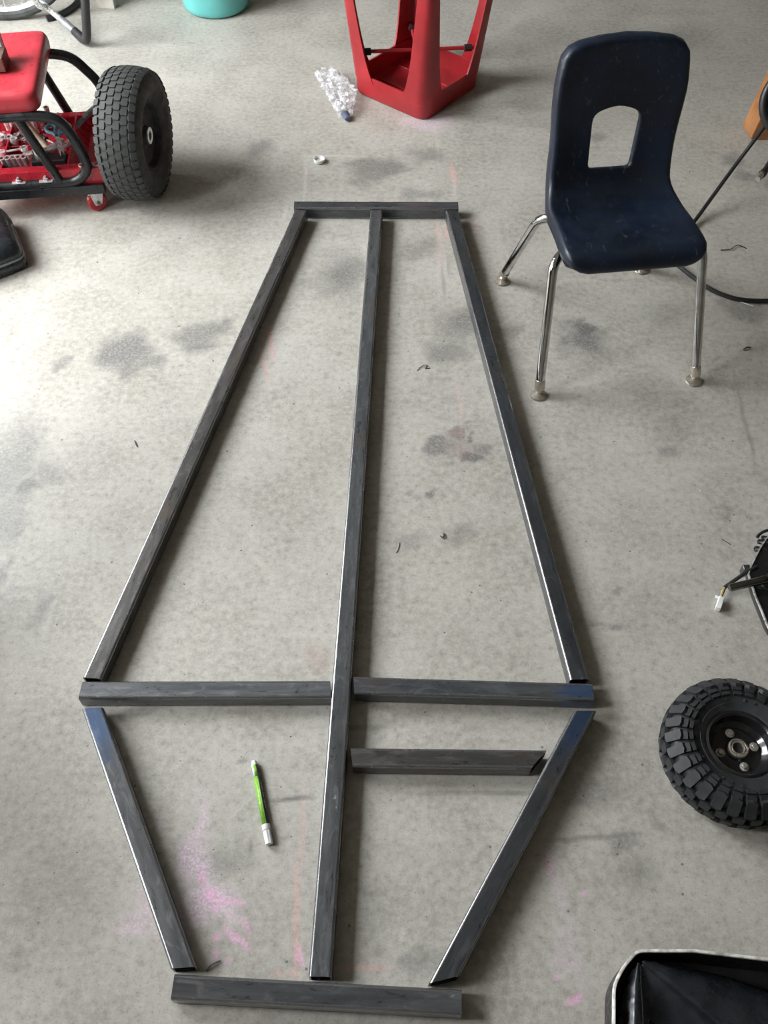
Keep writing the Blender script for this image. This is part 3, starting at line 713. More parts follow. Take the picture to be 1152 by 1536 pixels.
# things lying on the seat
k = thing('knob_box', 'brown and white box with a red knob on the red seat', 'box', at(2, 100, .381))
k.rotation_euler = (0, 0, .1)
MB().box((-.03, 0, .02), (.10, .07, .04)).build('base', M['brown'], k, bevel=.003)
MB().box((-.035, .045, .05), (.09, .016, .10)).build('backplate', M['white'], k, bevel=.003)
MB().lathe([(0, -.012), (.012, -.010), (.017, 0), (.012, .010), (0, .012)], 18, Matrix.Translation((-.006, .032, .075)) @ Mz((0, 0, 0), 0, PI / 2)).build('knob', M['red_paint'], k)
MB().tube([(.004, .06, .0), (.004, .06, .13)], .006, 10).build('post', M['grey_wood'], k)

# ------------------------------------------------------------------ hand tools in the tray
def tool_at(px, py, z): return at(px, py, z)
h0, h1 = at(30, 178, .185), at(74, 224, .150)
hm = thing('hammer', 'wooden-handled hammer lying across the tool tray', 'hammer', h0)
d = h1 - h0
MB().tube([Vector((0, 0, 0)), d * .3, d * .7, d * .95], [.0125, .0135, .0105, .009], 12).build('handle', M['handle_wood'], hm)
side = Vector((-d.y, d.x, 0)).normalized()
hd = MB(); c = d * .99
hd.tube([c - side * .045, c - side * .02, c - side * .018, c + side * .018, c + side * .022, c + side * .05], [.013, .0135, .010, .011, .0125, .003], 12)
hd.build('head', M['silver'], hm)
# scissors
sc0 = at(86, 205, .178); scs = thing('scissors', 'scissors with teal plastic handles on top of the tray tools', 'scissors', sc0, math.radians(6))
for s in (-1, 1):
    bl = MB(); ax = Vector((s * .006 + .020, -.115, -.018))
    bl.prism([(-.006, 0), (.006, 0), (.004 , -.055), (0, -.085), (-.005, -.055)], s * .0012, s * .0012 + .0016, Mz((0, 0, 0), math.radians(14 + s * 4), math.radians(12)))
    b = bl.build('blade', M['silver'], scs)
    pts = smooth_path([(s * .004, .004, .002), (s * .013, .014, .004), (s * .030, .022, .006), (s * .036, .042, .007), (s * .024, .058, .007), (s * .010, .050, .006), (s * .008, .028, .004)], 5, True)
    MB().tube(pts, .0055, 8, closed=True).build('handle', M['teal_dark'], scs)
MB().lathe([(0, 0), (.004, 0), (.004, .005), (0, .006)], 10).build('pivot_screw', M['gun'], scs)
# black case
bc = MB(); bc.box((0, 0, .022), (.105, .046, .044)); o = bc.build('black_case', M['black_plastic'], bevel=.004)
o.location = RS_O + Vector((-.168, .074, .1015)); o.rotation_euler = (0, 0, RS_A); tag(o, 'black plastic case at the front of the tool tray', 'case')
# chrome sockets in a row along the front, left
def socket(px, py, z, r, L, lab, grp, tilt=(0, 0)):
    o = MB().lathe([(r * .62, L * .55), (r * .62, L), (r, L), (r, L * .45), (r * .88, L * .38), (r * .88, 0), (r * .4, 0), (r * .4, L * .55)], 16, close=True).build('socket', M['silver'])
    o.location = at(px, py, z); o.rotation_euler = (tilt[0], tilt[1], 0)
    return tag(o, lab, 'socket', grp)
ORD = ('first', 'second', 'third', 'fourth', 'fifth', 'sixth')
for i, px in enumerate((3, 11, 19, 27, 35, 43)):
    socket(px, 254 - i * .6, .110, .0085 + .0006 * (i % 3), .045, ORD[i] + ' chrome socket from the left in the tray\'s front row', 'chrome sockets in the front row', (.25, 0))
for i, (px, py) in enumerate(((2, 222), (9, 217), (17, 216), (24, 219))):
    socket(px, py, .112, .012, .026, ORD[i] + ' short wide socket from the left in the middle of the tray', 'short sockets in the middle of the tray')
for i, (px, py, L) in enumerate(((13, 194, .05), (22, 196, .040), (48, 193, .062), (57, 198, .045), (66, 194, .058), (76, 190, .070))):
    socket(px, py, .106, .009, L, ORD[i] + ' upright chrome socket from the left at the back of the tray', 'upright sockets at the back of the tray', (.1, .05 * (i % 3)))
def flat_wrench(p0, p1, lab, wdt=.014):
    d = p1 - p0; L = d.length; t = thing('wrench', lab, 'wrench', p0); t.rotation_euler = Vector(d).to_track_quat('X', 'Z').to_euler()
    MB().box((L / 2, 0, 0), (L * .8, wdt * .6, .004)).build('shank', M['silver'], t, bevel=.0015)
    MB().lathe([(wdt * .45, -.004), (wdt * .85, -.004), (wdt * .85, .004), (wdt * .45, .004)], 16, Matrix.Translation((L * .94, 0, 0)), close=True).build('ring_end', M['silver'], t)
    pg = [(.012, -.008), (.012, .008), (-.004, .012), (-.012, .009), (-.012, .005), (-.002, .004), (-.002, -.004), (-.012, -.005), (-.012, -.009), (-.004, -.012)]
    MB().prism([(x * wdt / .014 + .004, y * wdt / .014) for x, y in pg], -.004, .004).build('open_end', M['silver'], t)
flat_wrench(at(0, 229, .135), at(38, 222, .135), 'long chrome wrench lying left of the hammer head')
flat_wrench(at(147, 232, .150), at(147, 202, .165), 'small chrome wrench at the right end of the tray, beside the tyre', .011)
flat_wrench(at(160, 226, .148), at(158, 212, .160), 'short chrome wrench half hidden behind the turf tyre', .010)
flat_wrench(at(55, 217, .120), at(76, 225, .118), 'chrome wrench under the hammer handle', .012)
flat_wrench(at(2, 206, .120), at(26, 203, .120), 'chrome wrench at the left edge of the tray', .012)
def screwdriver(p0, p1, lab, m):
    d = p1 - p0; t = thing('screwdriver', lab, 'screwdriver', p0)
    MB().tube([Vector((0, 0, 0)), d * .05, d * .2, d * .38, d * .42], [.006, .0095, .0085, .0095, .006], 10).build('handle', m, t)
    MB().tube([d * .40, d * .96, d], [.003, .003, .0012], 8).build('shaft', M['silver'], t)
screwdriver(at(2, 212, .126), at(33, 209, .122), 'red-handled screwdriver lying among the short sockets', M['red_paint'])
screwdriver(at(62, 206, .126), at(82, 215, .122), 'black-handled screwdriver half under the scissors', M['black_plastic'])
rt_ = thing('ratchet', 'chrome ratchet handle lying behind the front socket row', 'ratchet', at(4, 238, .118))
rd = at(44, 233, .118) - at(4, 238, .118)
MB().tube([Vector((0, 0, 0)), rd * .4, rd * .75, rd * .85], [.0075, .0085, .006, .006], 10).build('handle', M['silver'], rt_)
MB().lathe([(0, -.008), (.015, -.008), (.017, 0), (.015, .008), (0, .008)], 18, Matrix.Translation(rd * .95)).build('head', M['silver'], rt_)
for i, (px, py, z_) in enumerate(((6, 201, .112), (31, 200, .112), (52, 226, .108), (60, 230, .108), (106, 214, .116), (104, 206, .116))):
    socket(px, py, z_, .0095, .024, ORD[i] + ' small loose socket from the left, lying between the larger tools', 'small loose sockets', (1.3, .5 * i))
# pry bar
p0, p1 = at(115, 190, .158), at(143, 159, .185)
pb = MB(); pb.tube([p0, p0.lerp(p1, .45), p0.lerp(p1, .6), p1], [.011, .011, .012, .008], 8, flat=.6)
tag(pb.build('pry_bar', M['gun']), 'grey steel bar leaning at the right end of the tray', 'bar')
# loose nuts
for i, (px, py) in enumerate(((37, 212), (40, 204), (92, 213), (97, 224), (100, 218))):
    o = MB().lathe([(.005, 0), (.010, 0), (.010, .008), (.005, .008)], 6, close=True).build('nut', M['silver'], smooth=False)
    o.location = at(px, py, .115); tag(o, ORD[i] + ' loose steel nut from the left in the tool tray', 'nut', 'loose nuts in the tool tray')

# ------------------------------------------------------------------ black vinyl pad at the left edge
pad = thing('vinyl_pad', 'black vinyl seat pad on the floor below the roller seat', 'seat pad', (0, 0, 0))
o2 = [at(-160, 334), at(20, 338), at(43, 396), at(40, 404), at(0, 420), at(-60, 440), at(-170, 452)]
o2 = round_poly([(p.x, p.y) for p in o2], .03, 4); n = len(o2); cx, cy = at(-60, 372).x, at(-60, 372).y
def stack(levels, name, m, parent):
    mb = MB(); prev = None
    for (scv, z) in levels:
        b = len(mb.v); mb.v += [(cx + (p[0] - cx) * scv, cy + (p[1] - cy) * scv, z) for p in o2]
        if prev is None: mb.f.append(tuple(range(b + n - 1, b - 1, -1)))
        else:
            for i in range(n): mb.f.append((prev + i, prev + (i + 1) % n, b + (i + 1) % n, b + i))
        prev = b
    mb.f.append(tuple(range(prev, prev + n))); return mb.build(name, m, parent, angle=70)
stack([(.99, .001), (1.0, .006), (1.0, .034), (.985, .036)], 'base', M['black_vinyl'], pad)
stack([(.97, .036), (.985, .040), (.975, .054), (.93, .072), (.82, .086), (.6, .094), (.3, .097), (.05, .098)], 'padding', M['black_vinyl'], pad)
MB().tube([(cx + (p[0] - cx) * .985, cy + (p[1] - cy) * .985, .0375) for p in o2], .0035, 8, closed=True).build('piping', mat('grey_piping', (.22, .23, .25), .35), pad)

# ------------------------------------------------------------------ bicycle wheel in its stand, top left
bw = thing('bicycle_wheel', 'bicycle wheel with spokes standing at the top left corner', 'wheel', (-1.49, 3.70, .345), .0)
bw.rotation_euler = (PI / 2, 0, math.radians(4))
R_ = .325
MB().lathe([(R_ + .02 * math.cos(a), .02 * math.sin(a)) for a in [2 * PI * i / 10 for i in range(10)]], 64, close=True).build('tyre', M['rubber_old'], bw)
MB().lathe([(R_ - .032, -.010), (R_ - .012, -.013), (R_ - .012, .013), (R_ - .032, .010)], 64, close=True).build('rim', M['silver'], bw)
hubm = MB().lathe([(0, -.045), (.012, -.045), (.022, -.032), (.014, -.026), (.014, .026), (.022, .032), (.012, .045), (0, .045)], 20).build('hub', M['silver'], bw)
for i in range(24):
    a = 2 * PI * i / 24; z = .03 if i % 2 else -.03; a2 = a + (.5 if i % 4 < 2 else -.5)
    MB().tube([(.02 * math.cos(a2), .02 * math.sin(a2), z), ((R_ - .03) * math.cos(a), (R_ - .03) * math.sin(a), 0)], .0012, 5).build('spoke', M['silver'], bw)
stand = thing('bike_stand', 'grey tube bicycle stand with bent black feet, top left', 'bike stand', (0, 0, 0))
a0, a1, a2 = at(60, 2, .09), at(125, 58, .022), at(128, 0, .19)
MB().tube([a0, a0.lerp(a1, .55)], .011, 12).build('inner_tube', M['silver'], stand)
MB().tube([a0.lerp(a1, .5), a1], .0145, 12).build('leg_tube', M['grey_tube'], stand)
MB().tube(bend_path([a0.lerp(a1, .80), at(131, 66, .016), at(127, -10, .20), at(126, -60, .30)], .05), .0165, 12).build('leg', M['black_plastic'], stand)
MB().tube(bend_path([at(70, 28, .012), at(92, 22, .012), at(114, 8, .012), at(122, -14, .012)], .04), .0115, 12).build('foot_bar', M['black_plastic'], stand)
MB().tube(bend_path([a0.lerp(a1, .15), at(60, 10, .1), at(30, -30, .25)], .04), .012, 12).build('brace', M['silver'], stand)

# wooden leg top left, bucket
q = at(160, 13); o = MB().box((0, 0, .35), (.075, .04, .70)).build('wooden_leg', M['grey_wood'], bevel=.002, smooth=False)
o.location = (q.x, q.y + .02, 0); o.rotation_euler = (0, 0, -.15); tag(o, 'pale wooden post standing between the bike stand and the teal bucket', 'post')
q = at(320, 31); bk = thing('bucket', 'teal plastic bucket cut off by the top edge', 'bucket', (q.x, q.y + .130, 0))
MB().lathe([(0, .004), (.108, .002), (.122, .004), (.130, .012), (.134, .03), (.155, .25), (.162, .252), (.162, .262), (.152, .262), (.128, .03), (.12, .012), (0, .012)], 56).build('body', M['teal'], bk, angle=60)
MB().tube([(.16 * math.cos(a), .16 * math.sin(a), .25 - .0 * a) for a in [PI * i / 20 + PI for i in range(21)]], .003, 8).build('bail_handle', M['silver'], bk)

# ------------------------------------------------------------------ wrapper and cap
def film_material():
    t = NT('clear_film'); t.p.inputs['Base Color'].default_value = (.82, .83, .85, 1); t.p.inputs['Roughness'].default_value = .16
    t.p.inputs['Specular IOR Level'].default_value = .9
    tr = t.node('ShaderNodeBsdfTransparent'); mx = t.node('ShaderNodeMixShader')
    f = t.rng(t.noise(60, 4), .35, .65, .12, .55); t.link(f, mx.inputs[0])
    t.link(tr.outputs[0], mx.inputs[1]); t.link(t.p.outputs[0], mx.inputs[2]); t.link(mx.outputs[0], t.n['Material Output'].inputs['Surface'])
    return t.m
fm = film_material()
wp0, wp1 = at(486, 114), at(519, 178)
wr = thing('plastic_wrapper', 'crumpled clear plastic wrapper left of the red stool', 'wrapper', wp0)
d = wp1 - wp0; L = d.length; dx = d.normalized(); sd = Vector((-dx.y, dx.x, 0))
mb = MB(); NU, NV = 44, 26; rnd = random.Random(3)
from mathutils import noise as mn
for i in range(NU + 1):
    t = i / NU; hw = .018 + .034 * math.sin(PI * min(1, t * .85 + .12)) ** .8; cen = .020 * math.sin(3.2 * t)
    for j in range(NV):
        a = 2 * PI * j / NV
        nz = mn.noise((t * 16, math.cos(a) * 2.6, math.sin(a) * 2.6 + 5)); n2 = mn.noise((t * 34 + 9, math.cos(a) * 5, math.sin(a) * 5))
        rr = 1 + .30 * nz + .20 * n2
        p = dx * (t * L + .010 * n2) + sd * (cen + hw * rr * math.cos(a)); z = max(.0008, .020 + .017 * rr * math.sin(a) * (1 + .6 * nz))
        mb.v.append((p.x, p.y, z))
for i in range(NU):
    for j in range(NV): mb.f.append((i * NV + j, i * NV + (j + 1) % NV, (i + 1) * NV + (j + 1) % NV, (i + 1) * NV + j))
mb.build('film', fm, wr, angle=20)
e0 = dx * (L - .012) + Vector((0, 0, .012)); e1 = dx * (L + .026) + Vector((0, 0, .012))
MB().tube([e0, e0.lerp(e1, .5), e1], [.015, .0125, .010], 12, flat=.75).build('twisted_end', M['blue_grey'], wr)
q = at(479, 243); o = MB().lathe([(0, .0015), (.0155, .0012), (.0175, .003), (.0185, .013), (.0168, .0135), (.0150, .0045), (.0075, .004), (.0070, .008), (.0058, .008), (.0055, .0035), (0, .0035)], 36).build('bottle_cap', M['white'])
o.location = (q.x, q.y, 0); tag(o, 'white plastic bottle cap lying open side up', 'cap')

# ------------------------------------------------------------------ marker pen
p0, p1 = at(380.5, 1141, .008), at(404, 1266, .008); d = p1 - p0; L = d.length
mk = thing('paint_marker', 'green and black paint marker with a white cap on the concrete', 'marker', (p0.x, p0.y, 0), math.atan2(d.y, d.x))
RB = .0066; zc = RB + .0002
rot = Mz((0, 0, zc), 0, 0, PI / 2)
MB().lathe([(0, 0), (.0042, 0), (.0050, .0012), (.0052, .006), (.0060, .009), (.0060, .010), (0, .010)], 20, rot).build('end_plug', M['white'], mk)
MB().lathe([(0, -.0006), (.0022, -.0006), (.0022, .0004), (0, .0004)], 12, rot).build('end_hole', M['black_plastic'], mk)
def barrel(a0, a1, x0, x1, name, m, r=RB):
    mb = MB(); n = 14
    for x in (x0, x1):
        for i in range(n + 1):
            a = math.radians(a0 + (a1 - a0) * i / n); mb.v.append((x, r * math.cos(a), zc + r * math.sin(a)))
    for i in range(n): mb.f.append((i, i + 1, n + 2 + i, n + 1 + i))
    o = mb.build(name, m, mk, angle=60); s_ = o.modifiers.new('thickness', 'SOLIDIFY'); s_.thickness = .0008; s_.offset = -1; return o
XB0, XB1 = .0095, L - .036
# local +y points to the picture's right
barrel(66, 262, XB0 + .024, XB1, 'green_wrap', M['green']); barrel(-98, 66, XB0, XB1, 'black_wrap', M['black_plastic'])
barrel(112, 262, XB0, XB0 + .024, 'white_label', M['white']); barrel(66, 112, XB0, XB0 + .024, 'green_wrap', M['green'])
barrel(74, 84, XB0 + .03, XB1, 'pale_stripe', mat('pale_green', (.48, .72, .16), .4), RB + .0001)
for i in range(8):   # printed code bars on the white label
    x = XB0 + .002 + i * .0027
    barrel(150, 185, x, x + (.0012 if i % 3 else .0017), 'code_bar', M['black_plastic'], RB + .0002)
lt = MB()
for i in range(15):   # small white print on the black side, too fine to read
    if i in (5, 9): continue
    lt.box((.045 + i * .0036, 0, RB + .00012), (.0022, .0016 if i % 2 else .0012, .0002), Mz((0, 0, zc), 0, -math.radians(62)))
lt.build('print', M['white'], mk, smooth=False)
cp = MB(); rib = []
for i in range(48):
    a = 2 * PI * i / 48; rr = .0070 + (.0006 if i % 6 < 3 else 0); rib.append((rr * math.cos(a), rr * math.sin(a)))
cp.prism(rib, 0, .0245, Mz((L - .0245, 0, zc + .0006), 0, 0, PI / 2), top=.93); cap = cp.build('cap', M['white'], mk, angle=30)
MB().lathe([(.0066, 0), (.0079, .0004), (.0080, .009), (.0074, .0105), (.0066, .0105)], 28, Mz((L - .036, 0, zc + .0008), 0, 0, PI / 2), close=True).build('collar', M['white'], mk)
def text(body, size, loc, eul, m, parent, name='lettering', ext=.00008):
    c = bpy.data.curves.new(name, 'FONT'); c.body = body; c.size = size; c.extrude = ext; c.align_x = 'CENTER'; c.align_y = 'CENTER'
    o = bpy.data.objects.new(name, c); C.objects.link(o)
    dg = bpy.context.evaluated_depsgraph_get(); me = bpy.data.meshes.new_from_object(o.evaluated_get(dg)); bpy.data.objects.remove(o)
    o = bpy.data.objects.new(name, me); C.objects.link(o); me.materials.clear(); me.materials.append(m); o.parent = parent; o.location = loc; o.rotation_euler = eul
    return o
# ------------------------------------------------------------------ motor part at the right edge
eng = thing('motor_part', 'black metal motor cover with a chrome spindle at the right edge', 'motor part', (0, 0, 0))
def px_poly(pp, z): return [(at(x, y, z).x, at(x, y, z).y) for x, y in pp]
base = px_poly([(1117, 866), (1123, 855), (1150, 850), (1260, 850), (1270, 990), (1180, 985), (1150, 945)], .005)
MB().prism(base, .0005, .005).build('base_plate', M['grey_tube'], eng, bevel=.001)
ZM = .030
outl = smooth_path([(p[0], p[1], 0) for p in px_poly([(1124, 868), (1123, 857), (1132, 837), (1148, 809), (1175, 785), (1220, 780), (1260, 830), (1262, 900), (1225, 950), (1165, 955), (1140, 912)], ZM)], 4, True)
n = len(outl); cx = sum(p.x for p in outl) / n; cy = sum(p.y for p in outl) / n
def ringset(levels, name, m, parent, capfirst=True, caplast=True):
    mb = MB(); prev = None
    for scv, z in levels:
        b = len(mb.v); mb.v += [(cx + (p.x - cx) * scv, cy + (p.y - cy) * scv, z) for p in outl]
        if prev is None:
            if capfirst: mb.f.append(tuple(range(b + n - 1, b - 1, -1)))
        else:
            for i in range(n): mb.f.append((prev + i, prev + (i + 1) % n, b + (i + 1) % n, b + i))
        prev = b
    if caplast: mb.f.append(tuple(range(prev, prev + n)))
    return mb.build(name, m, parent, angle=40)
hs = ringset([(.96, .005), (.985, .015), (.985, ZM - .003)], 'housing', M['rim_black'], eng)
ringset([(.975, ZM - .004), (1.0, ZM - .004), (1.004, ZM - .001), (1.0, ZM + .002), (.97, ZM + .002), (.963, ZM - .002)], 'edge_band', M['silver'], eng)
ringset([(.965, ZM - .0015), (.93, ZM - .004), (.6, ZM - .007), (.3, ZM - .007)], 'cover', M['rim_black'], eng)
s0, s1 = at(1094, 882, .055), at(1175, 863, .055); dd = (s1 - s0)
MB().tube([s0, s0 + dd * .03, s0 + dd * .58, s0 + dd * .6, s0 + dd * .68, s0 + dd * .7, s1], [.0065, .0085, .0088, .0098, .0098, .0088, .0088], 20).build('spindle', M['black_chrome'], eng)
post = s0.lerp(s1, .8); MB().lathe([(0, ZM - .004), (.016, ZM - .004), (.014, .05), (0, .056)], 20, Matrix.Translation((post.x, post.y, 0))).build('spindle_boss', M['gun'], eng)
cab = smooth_path([at(1135, 850, .030), at(1120, 858, .028), at(1104, 869, .022), at(1087, 881, .012)], 6)
cb = MB().tube(cab, .0042, 10).build('cable', M['black_plastic'], eng)
MB().tube(smooth_path([at(1087, 881, .012), at(1083, 887, .012), at(1081, 896, .010)], 5), .0013, 6).build('wire', M['yellow'], cb)
MB().tube(smooth_path([at(1089, 881, .012), at(1086, 888, .010), at(1083, 896, .010)], 5), .0013, 6).build('wire', M['black_plastic'], cb)
c0, c1 = at(1082, 897, .010), at(1076.5, 914, .010); dv = c1 - c0
cn = MB().box((dv.length / 2, 0, 0), (dv.length, .011, .014)).build('plug', M['white'], eng, bevel=.0012)
cn.location = c0; cn.rotation_euler = (0, 0, math.atan2(dv.y, dv.x))
MB().box((.002, -.009, 0), (.006, .008, .004)).build('plug_latch', M['white'], cn, bevel=.0006)
for (px, py, z, r) in ((1137, 812, .024, .0062), (1132, 823, .022, .0068), (1143, 806, .026, .005)):
    p = at(px, py, z); q2 = p + Vector((.022, -.004, 0)); MB().tube([p, q2], r, 14).build('terminal', M['gun'], eng)
    MB().tube([p - Vector((.001, 0, 0)), p + Vector((.001, 0, 0))], r * .5, 10).build('terminal_bore', M['black_plastic'], eng)
MB().tube(smooth_path([at(1136, 806, .028), at(1140, 801, .03), at(1150, 796, .035), at(1175, 790, .035)], 5), .0035, 8).build('cable', M['black_plastic'], eng)
p = at(1119, 853, .02); MB().box((p.x, p.y, .014), (.016, .014, .026)).build('lug', M['gun'], eng, bevel=.002)

# ------------------------------------------------------------------ tub with vinyl at lower right
tub = thing('black_tub', 'black open tub with a worn white rim at the lower right corner', 'tub', (0, 0, 0))
ZR = .085
rimp = round_poly(px_poly([(919, 1640), (920, 1478), (932, 1452), (955, 1424), (1040, 1424), (1152, 1437), (1400, 1470), (1420, 1640)], ZR), [.01, .012, .012, .012, .0, .0, .02, .02], 3)
n = len(rimp); tcx = sum(p[0] for p in rimp) / n; tcy = sum(p[1] for p in rimp) / n
def tubring(levels, name, m, parent, cap0=False, cap1=False):
    mb = MB(); prev = None
    for off, z, low in levels:
        b = len(mb.v)
        for i in range(n):
            p = Vector((rimp[i][0], rimp[i][1])); t_ = (Vector(rimp[(i + 1) % n]) - Vector(rimp[i - 1])).to_2d().normalized(); nn = Vector((t_.y, -t_.x))
            if (p - Vector((tcx, tcy))).dot(nn) < 0: nn = -nn
            q_ = p + nn * off; q_ = Vector((tcx, tcy)) + (q_ - Vector((tcx, tcy))) * low
            mb.v.append((q_.x, q_.y, z))
        if prev is None:
            if cap0: mb.f.append(tuple(range(b + n - 1, b - 1, -1)))
        else:
            for i in range(n): mb.f.append((prev + i, prev + (i + 1) % n, b + (i + 1) % n, b + i))
        prev = b
    if cap1: mb.f.append(tuple(range(prev, prev + n)))
    return mb.build(name, m, parent, angle=40)
tubring([(-.002, .002, .98), (0, .004, .985), (0, ZR - .004, 1), (-.004, ZR - .004, 1), (-.004, .008, .985), (-.010, .007, .98)], 'shell', M['black_plastic'], tub, True, True)
tubring([(.0006, ZR - .008, 1), (.0006, ZR - .001, 1), (-.0006, ZR, 1), (-.0034, ZR, 1), (-.0044, ZR - .001, 1), (-.0044, ZR - .005, 1)], 'rim', M['rim_white'], tub)
# vinyl cover folded inside: height field with a peaked corner and two ridges
vin = thing('vinyl_cover', 'black stitched vinyl cover folded inside the tub', 'cover', (0, 0, 0))
AP = (957, 1444, .138)
CURVES = [[(948, 1454, .125), (938, 1482, .112), (931, 1515, .100), (927, 1560, .09), (925, 1620, .08)],
          [(953, 1452, .132), (948, 1485, .128), (946, 1520, .120), (946, 1560, .112), (946, 1620, .10)],
          [AP, (958, 1478, .134), (960, 1510, .128), (962, 1555, .118), (965, 1620, .105)],
          [(962, 1447, .134), (976, 1484, .110), (992, 1524, .085), (1010, 1565, .07), (1030, 1620, .06)],
          [(964, 1447, .136), (1000, 1482, .120), (1040, 1520, .100), (1080, 1560, .09), (1140, 1620, .08)],
          [(963, 1443, .140), (995, 1465, .141), (1038, 1497, .138), (1085, 1536, .132), (1170, 1610, .12)],
          [(965, 1441, .138), (1008, 1456, .128), (1062, 1480, .112), (1122, 1515, .10), (1240, 1590, .09)],
          [(966, 1439, .125), (1020, 1450, .085), (1085, 1464, .060), (1160, 1490, .05), (1330, 1550, .045)]]
cur = [smooth_path([at(x_, y_, z_ * .57) for x_, y_, z_ in c_], 8) for c_ in CURVES]; NV = len(cur[0])
rows_ = [smooth_path([c_[k_] for c_ in cur], 6) for k_ in range(NV)]; NU = len(rows_[0])
mb = MB()
for k_ in range(NV):
    for p in rows_[k_]:
        nz_ = .0018 * mn.noise((p.x * 45, p.y * 45, 2)); mb.v.append((p.x, p.y, min(p.z + nz_, .083)))
for k_ in range(NV - 1):
    for j in range(NU - 1): mb.f.append((k_ * NU + j, k_ * NU + j + 1, (k_ + 1) * NU + j + 1, (k_ + 1) * NU + j))
o = mb.build('fabric', M['black_vinyl'], vin, angle=80); sd_ = o.modifiers.new('thickness', 'SOLIDIFY'); sd_.thickness = .003; sd_.offset = -1
seam = MB()
for i in range(2, NV - 1):
    a_, b_ = rows_[i][12], rows_[i + 1][12]
    for f0 in (.1, .6):
        p_, q_ = a_.lerp(b_, f0) + Vector((.004, 0, .001)), a_.lerp(b_, f0 + .28) + Vector((.004, 0, .001)); seam.tube([p_, q_], .0009, 5)
seam.build('stitching', M['black_plastic'], vin)

# ------------------------------------------------------------------ right edge: wooden leg, hose, plug end
q = at(1121, 206); q2 = at(1128, 217)
o = MB().box((.035, .045, .36), (.07, .09, .72)).build('timber_leg', M['pine'], bevel=.003, smooth=False)
o.location = (q.x + .004, q.y - .02, .004); o.rotation_euler = (0, math.radians(7), math.radians(4)); tag(o, 'orange-brown timber leg standing at the right edge', 'post')
hr = thing('hose_reel', 'black round reel seen at the right edge in front of the timber', 'reel', at(1196, 152, .30))
hr.rotation_euler = (math.radians(62), 0, math.radians(-18))
MB().lathe([(.092 + .013 * math.cos(a), .013 * math.sin(a)) for a in [2 * PI * i / 12 for i in range(12)]], 56, close=True).build('outer_ring', M['black_plastic'], hr)
MB().lathe([(0, -.004), (.084, -.004), (.084, .004), (0, .004)], 48).build('disc', M['black_plastic'], hr)
MB().lathe([(0, .0), (.03, .0), (.03, .05), (0, .052)], 24).build('hub', M['black_plastic'], hr)
pb_ = at(1196, 152, .30); MB().tube([(.03, .0, -.02), (.06, -.02, -.20), (.075, -.05, -.285)], .014, 10, hr.rotation_euler.to_matrix().inverted().to_4x4()).build('stand', M['black_plastic'], hr)
cable = [at(1180, 140, .26), at(1148, 188, .20), at(1100, 252, .10), at(1052, 318, .02), at(1010, 375, .007), at(990, 400, .007), at(1000, 408, .007), at(1030, 404, .007), at(1046, 422, .007), at(1070, 436, .007), at(1100, 447, .007), at(1130, 451, .007), at(1165, 450, .007), at(1230, 440, .007)]
cable = [at(1230, 80, .30)] + cable
cable[6:] = [at(1016, 372, .007), at(1008, 388, .007), at(1022, 402, .007), at(1040, 416, .007), at(1066, 434, .007), at(1100, 447, .007), at(1135, 451, .007), at(1175, 449, .007), at(1240, 436, .007)]
tag(MB().tube(smooth_path(cable, 7), .0062, 10).build('black_hose', M['black_plastic']), 'black hose looping across the floor behind and beside the chair', 'hose')
ce = thing('plug_lead', 'black lead with a metal end cap hanging in at the right edge', 'lead', (0, 0, 0))
c0, c1, c2 = at(1136, 269, .03), at(1146, 258, .03), at(1152, 250, .034)
MB().tube([c0, c0.lerp(c1, .75)], .0095, 16).build('metal_cap', M['nickel'], ce)
MB().tube(smooth_path([c1.lerp(c0, .35), c1, at(1158, 240, .04), at(1175, 215, .06), at(1215, 190, .02), at(1260, 180, .012)], 5), [.0125] * 6 + [.010] * 20, 12).build('sleeve', M['black_plastic'], ce)

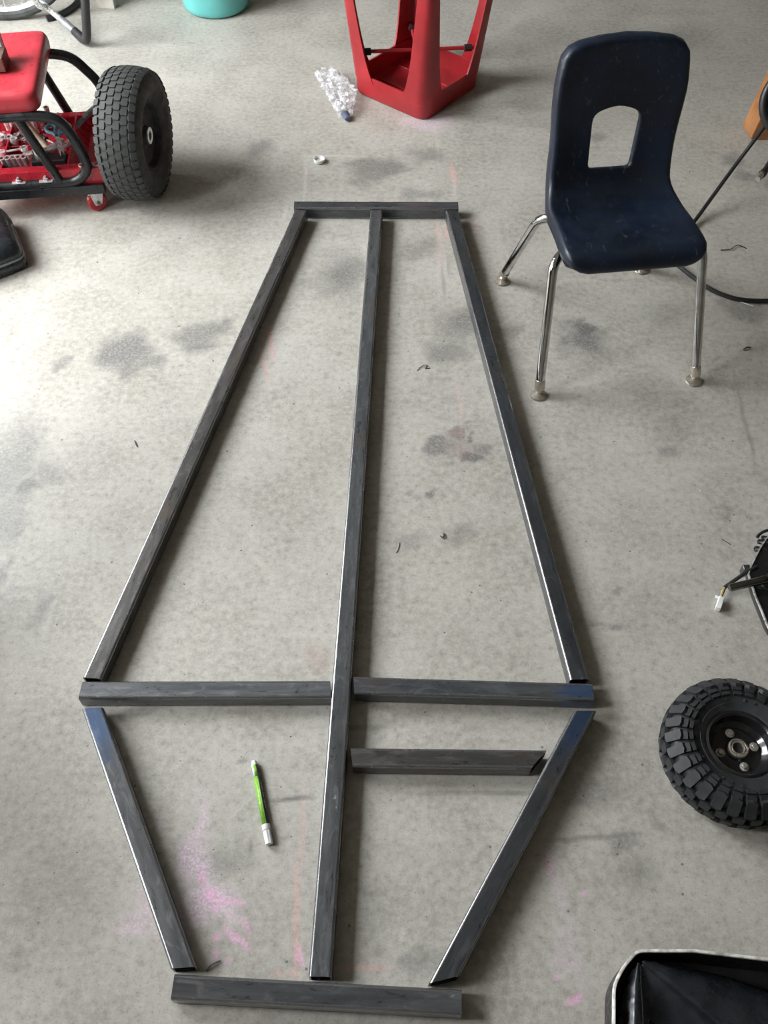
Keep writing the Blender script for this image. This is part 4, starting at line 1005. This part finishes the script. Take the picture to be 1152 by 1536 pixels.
# ------------------------------------------------------------------ scraps on the floor
def scrap(name, label, cat, pts, r, m, grp=None):
    P = [at(x, y, r * 1.05 + zz) for x, y, zz in pts]
    return tag(MB().tube(smooth_path(P, 5), r, 6).build(name, m), label, cat, grp)
scrap('metal_sliver', 'thin bright sliver on the concrete between the middle and right tubes', 'sliver', [(594, 829, 0), (597, 822, .001), (599, 814, 0)], .0010, M['silver'])
scrap('curled_shaving', 'dark curled shaving right of the thin bright sliver', 'shaving', [(661, 804, 0), (664, 806, .002), (666, 803, .002), (665, 800, 0)], .0016, M['gun'])
scrap('thread', 'dark curled thread left of the chair foot, inside the frame', 'thread', [(626, 556, 0), (633, 549, .002), (641, 548, .001), (638, 553, 0), (645, 552, 0)], .0009, M['black_plastic'])
scrap('thread', 'dark squiggly thread on the floor right of the chair', 'thread', [(1081, 375, 0), (1095, 374, .002), (1105, 368, .003), (1112, 369, .002), (1120, 373, 0)], .0013, M['black_plastic'])
scrap('dry_stalk', 'small dark stalk bent on the floor right of the chair leg', 'stalk', [(1115, 525, 0), (1120, 521, .003), (1126, 521, .001)], .0020, M['gun'])
scrap('metal_sliver', 'thin grey sliver touching the lower left slanted tube', 'sliver', [(309, 1457, 0), (318, 1447, .002), (331, 1441, .001)], .0013, M['gun'])
scrap('thread', 'pale thread on the floor under the hose', 'thread', [(1110, 452, 0), (1120, 456, .001), (1130, 459, 0)], .0012, M['white'])
scrap('thread', 'fine dark fibre above the white plug at right', 'thread', [(1083, 809, 0), (1090, 813, 0), (1096, 817, 0)], .0007, M['black_plastic'])
scrap('dry_stalk', 'short dark stalk on the pale floor left of the frame', 'stalk', [(202, 661, 0), (204, 667, .001), (206, 670, 0)], .0016, M['gun'])
# crumbs of grit: nobody could count them
gr = MB(); rg = random.Random(11)
for i in range(420):
    px, py = rg.uniform(5, 1147), rg.uniform(30, 1530)
    p = at(px, py)
    near = False
    for (a_, b_) in TUBES:
        ab = b_ - a_; t_ = max(-.02, min(1.02, (p - a_).dot(ab) / ab.length_squared))
        if (p - a_ - ab * t_).length < .028: near = True
    if near or any((p.x - cx_) ** 2 + (p.y - cy_) ** 2 < r_ ** 2 for cx_, cy_, r_ in ((.118, 3.165, .25), (.664, .652, .17), (-.74, 2.53, .22), (-1.05, 2.6, .32), (.95, .95, .20), (.7, .2, .35), (-.18, 3.1, .2), (-1.1, 2.2, .2))): continue
    s = rg.choice((.0008, .0010, .0013, .0018)) * rg.uniform(.7, 1.3)
    gr.add([(p.x + s * rg.uniform(.6, 1.5), p.y, 0), (p.x - s, p.y + s * rg.uniform(.4, 1), 0), (p.x - s * .6, p.y - s, 0), (p.x, p.y, s * rg.uniform(.7, 1.2))], [(0, 1, 3), (1, 2, 3), (2, 0, 3), (2, 1, 0)])
tag(gr.build('floor_grit', M['gun'], smooth=False), 'dark crumbs of grit scattered over the concrete floor', 'grit', None, 'stuff')
bpy.context.view_layer.update()
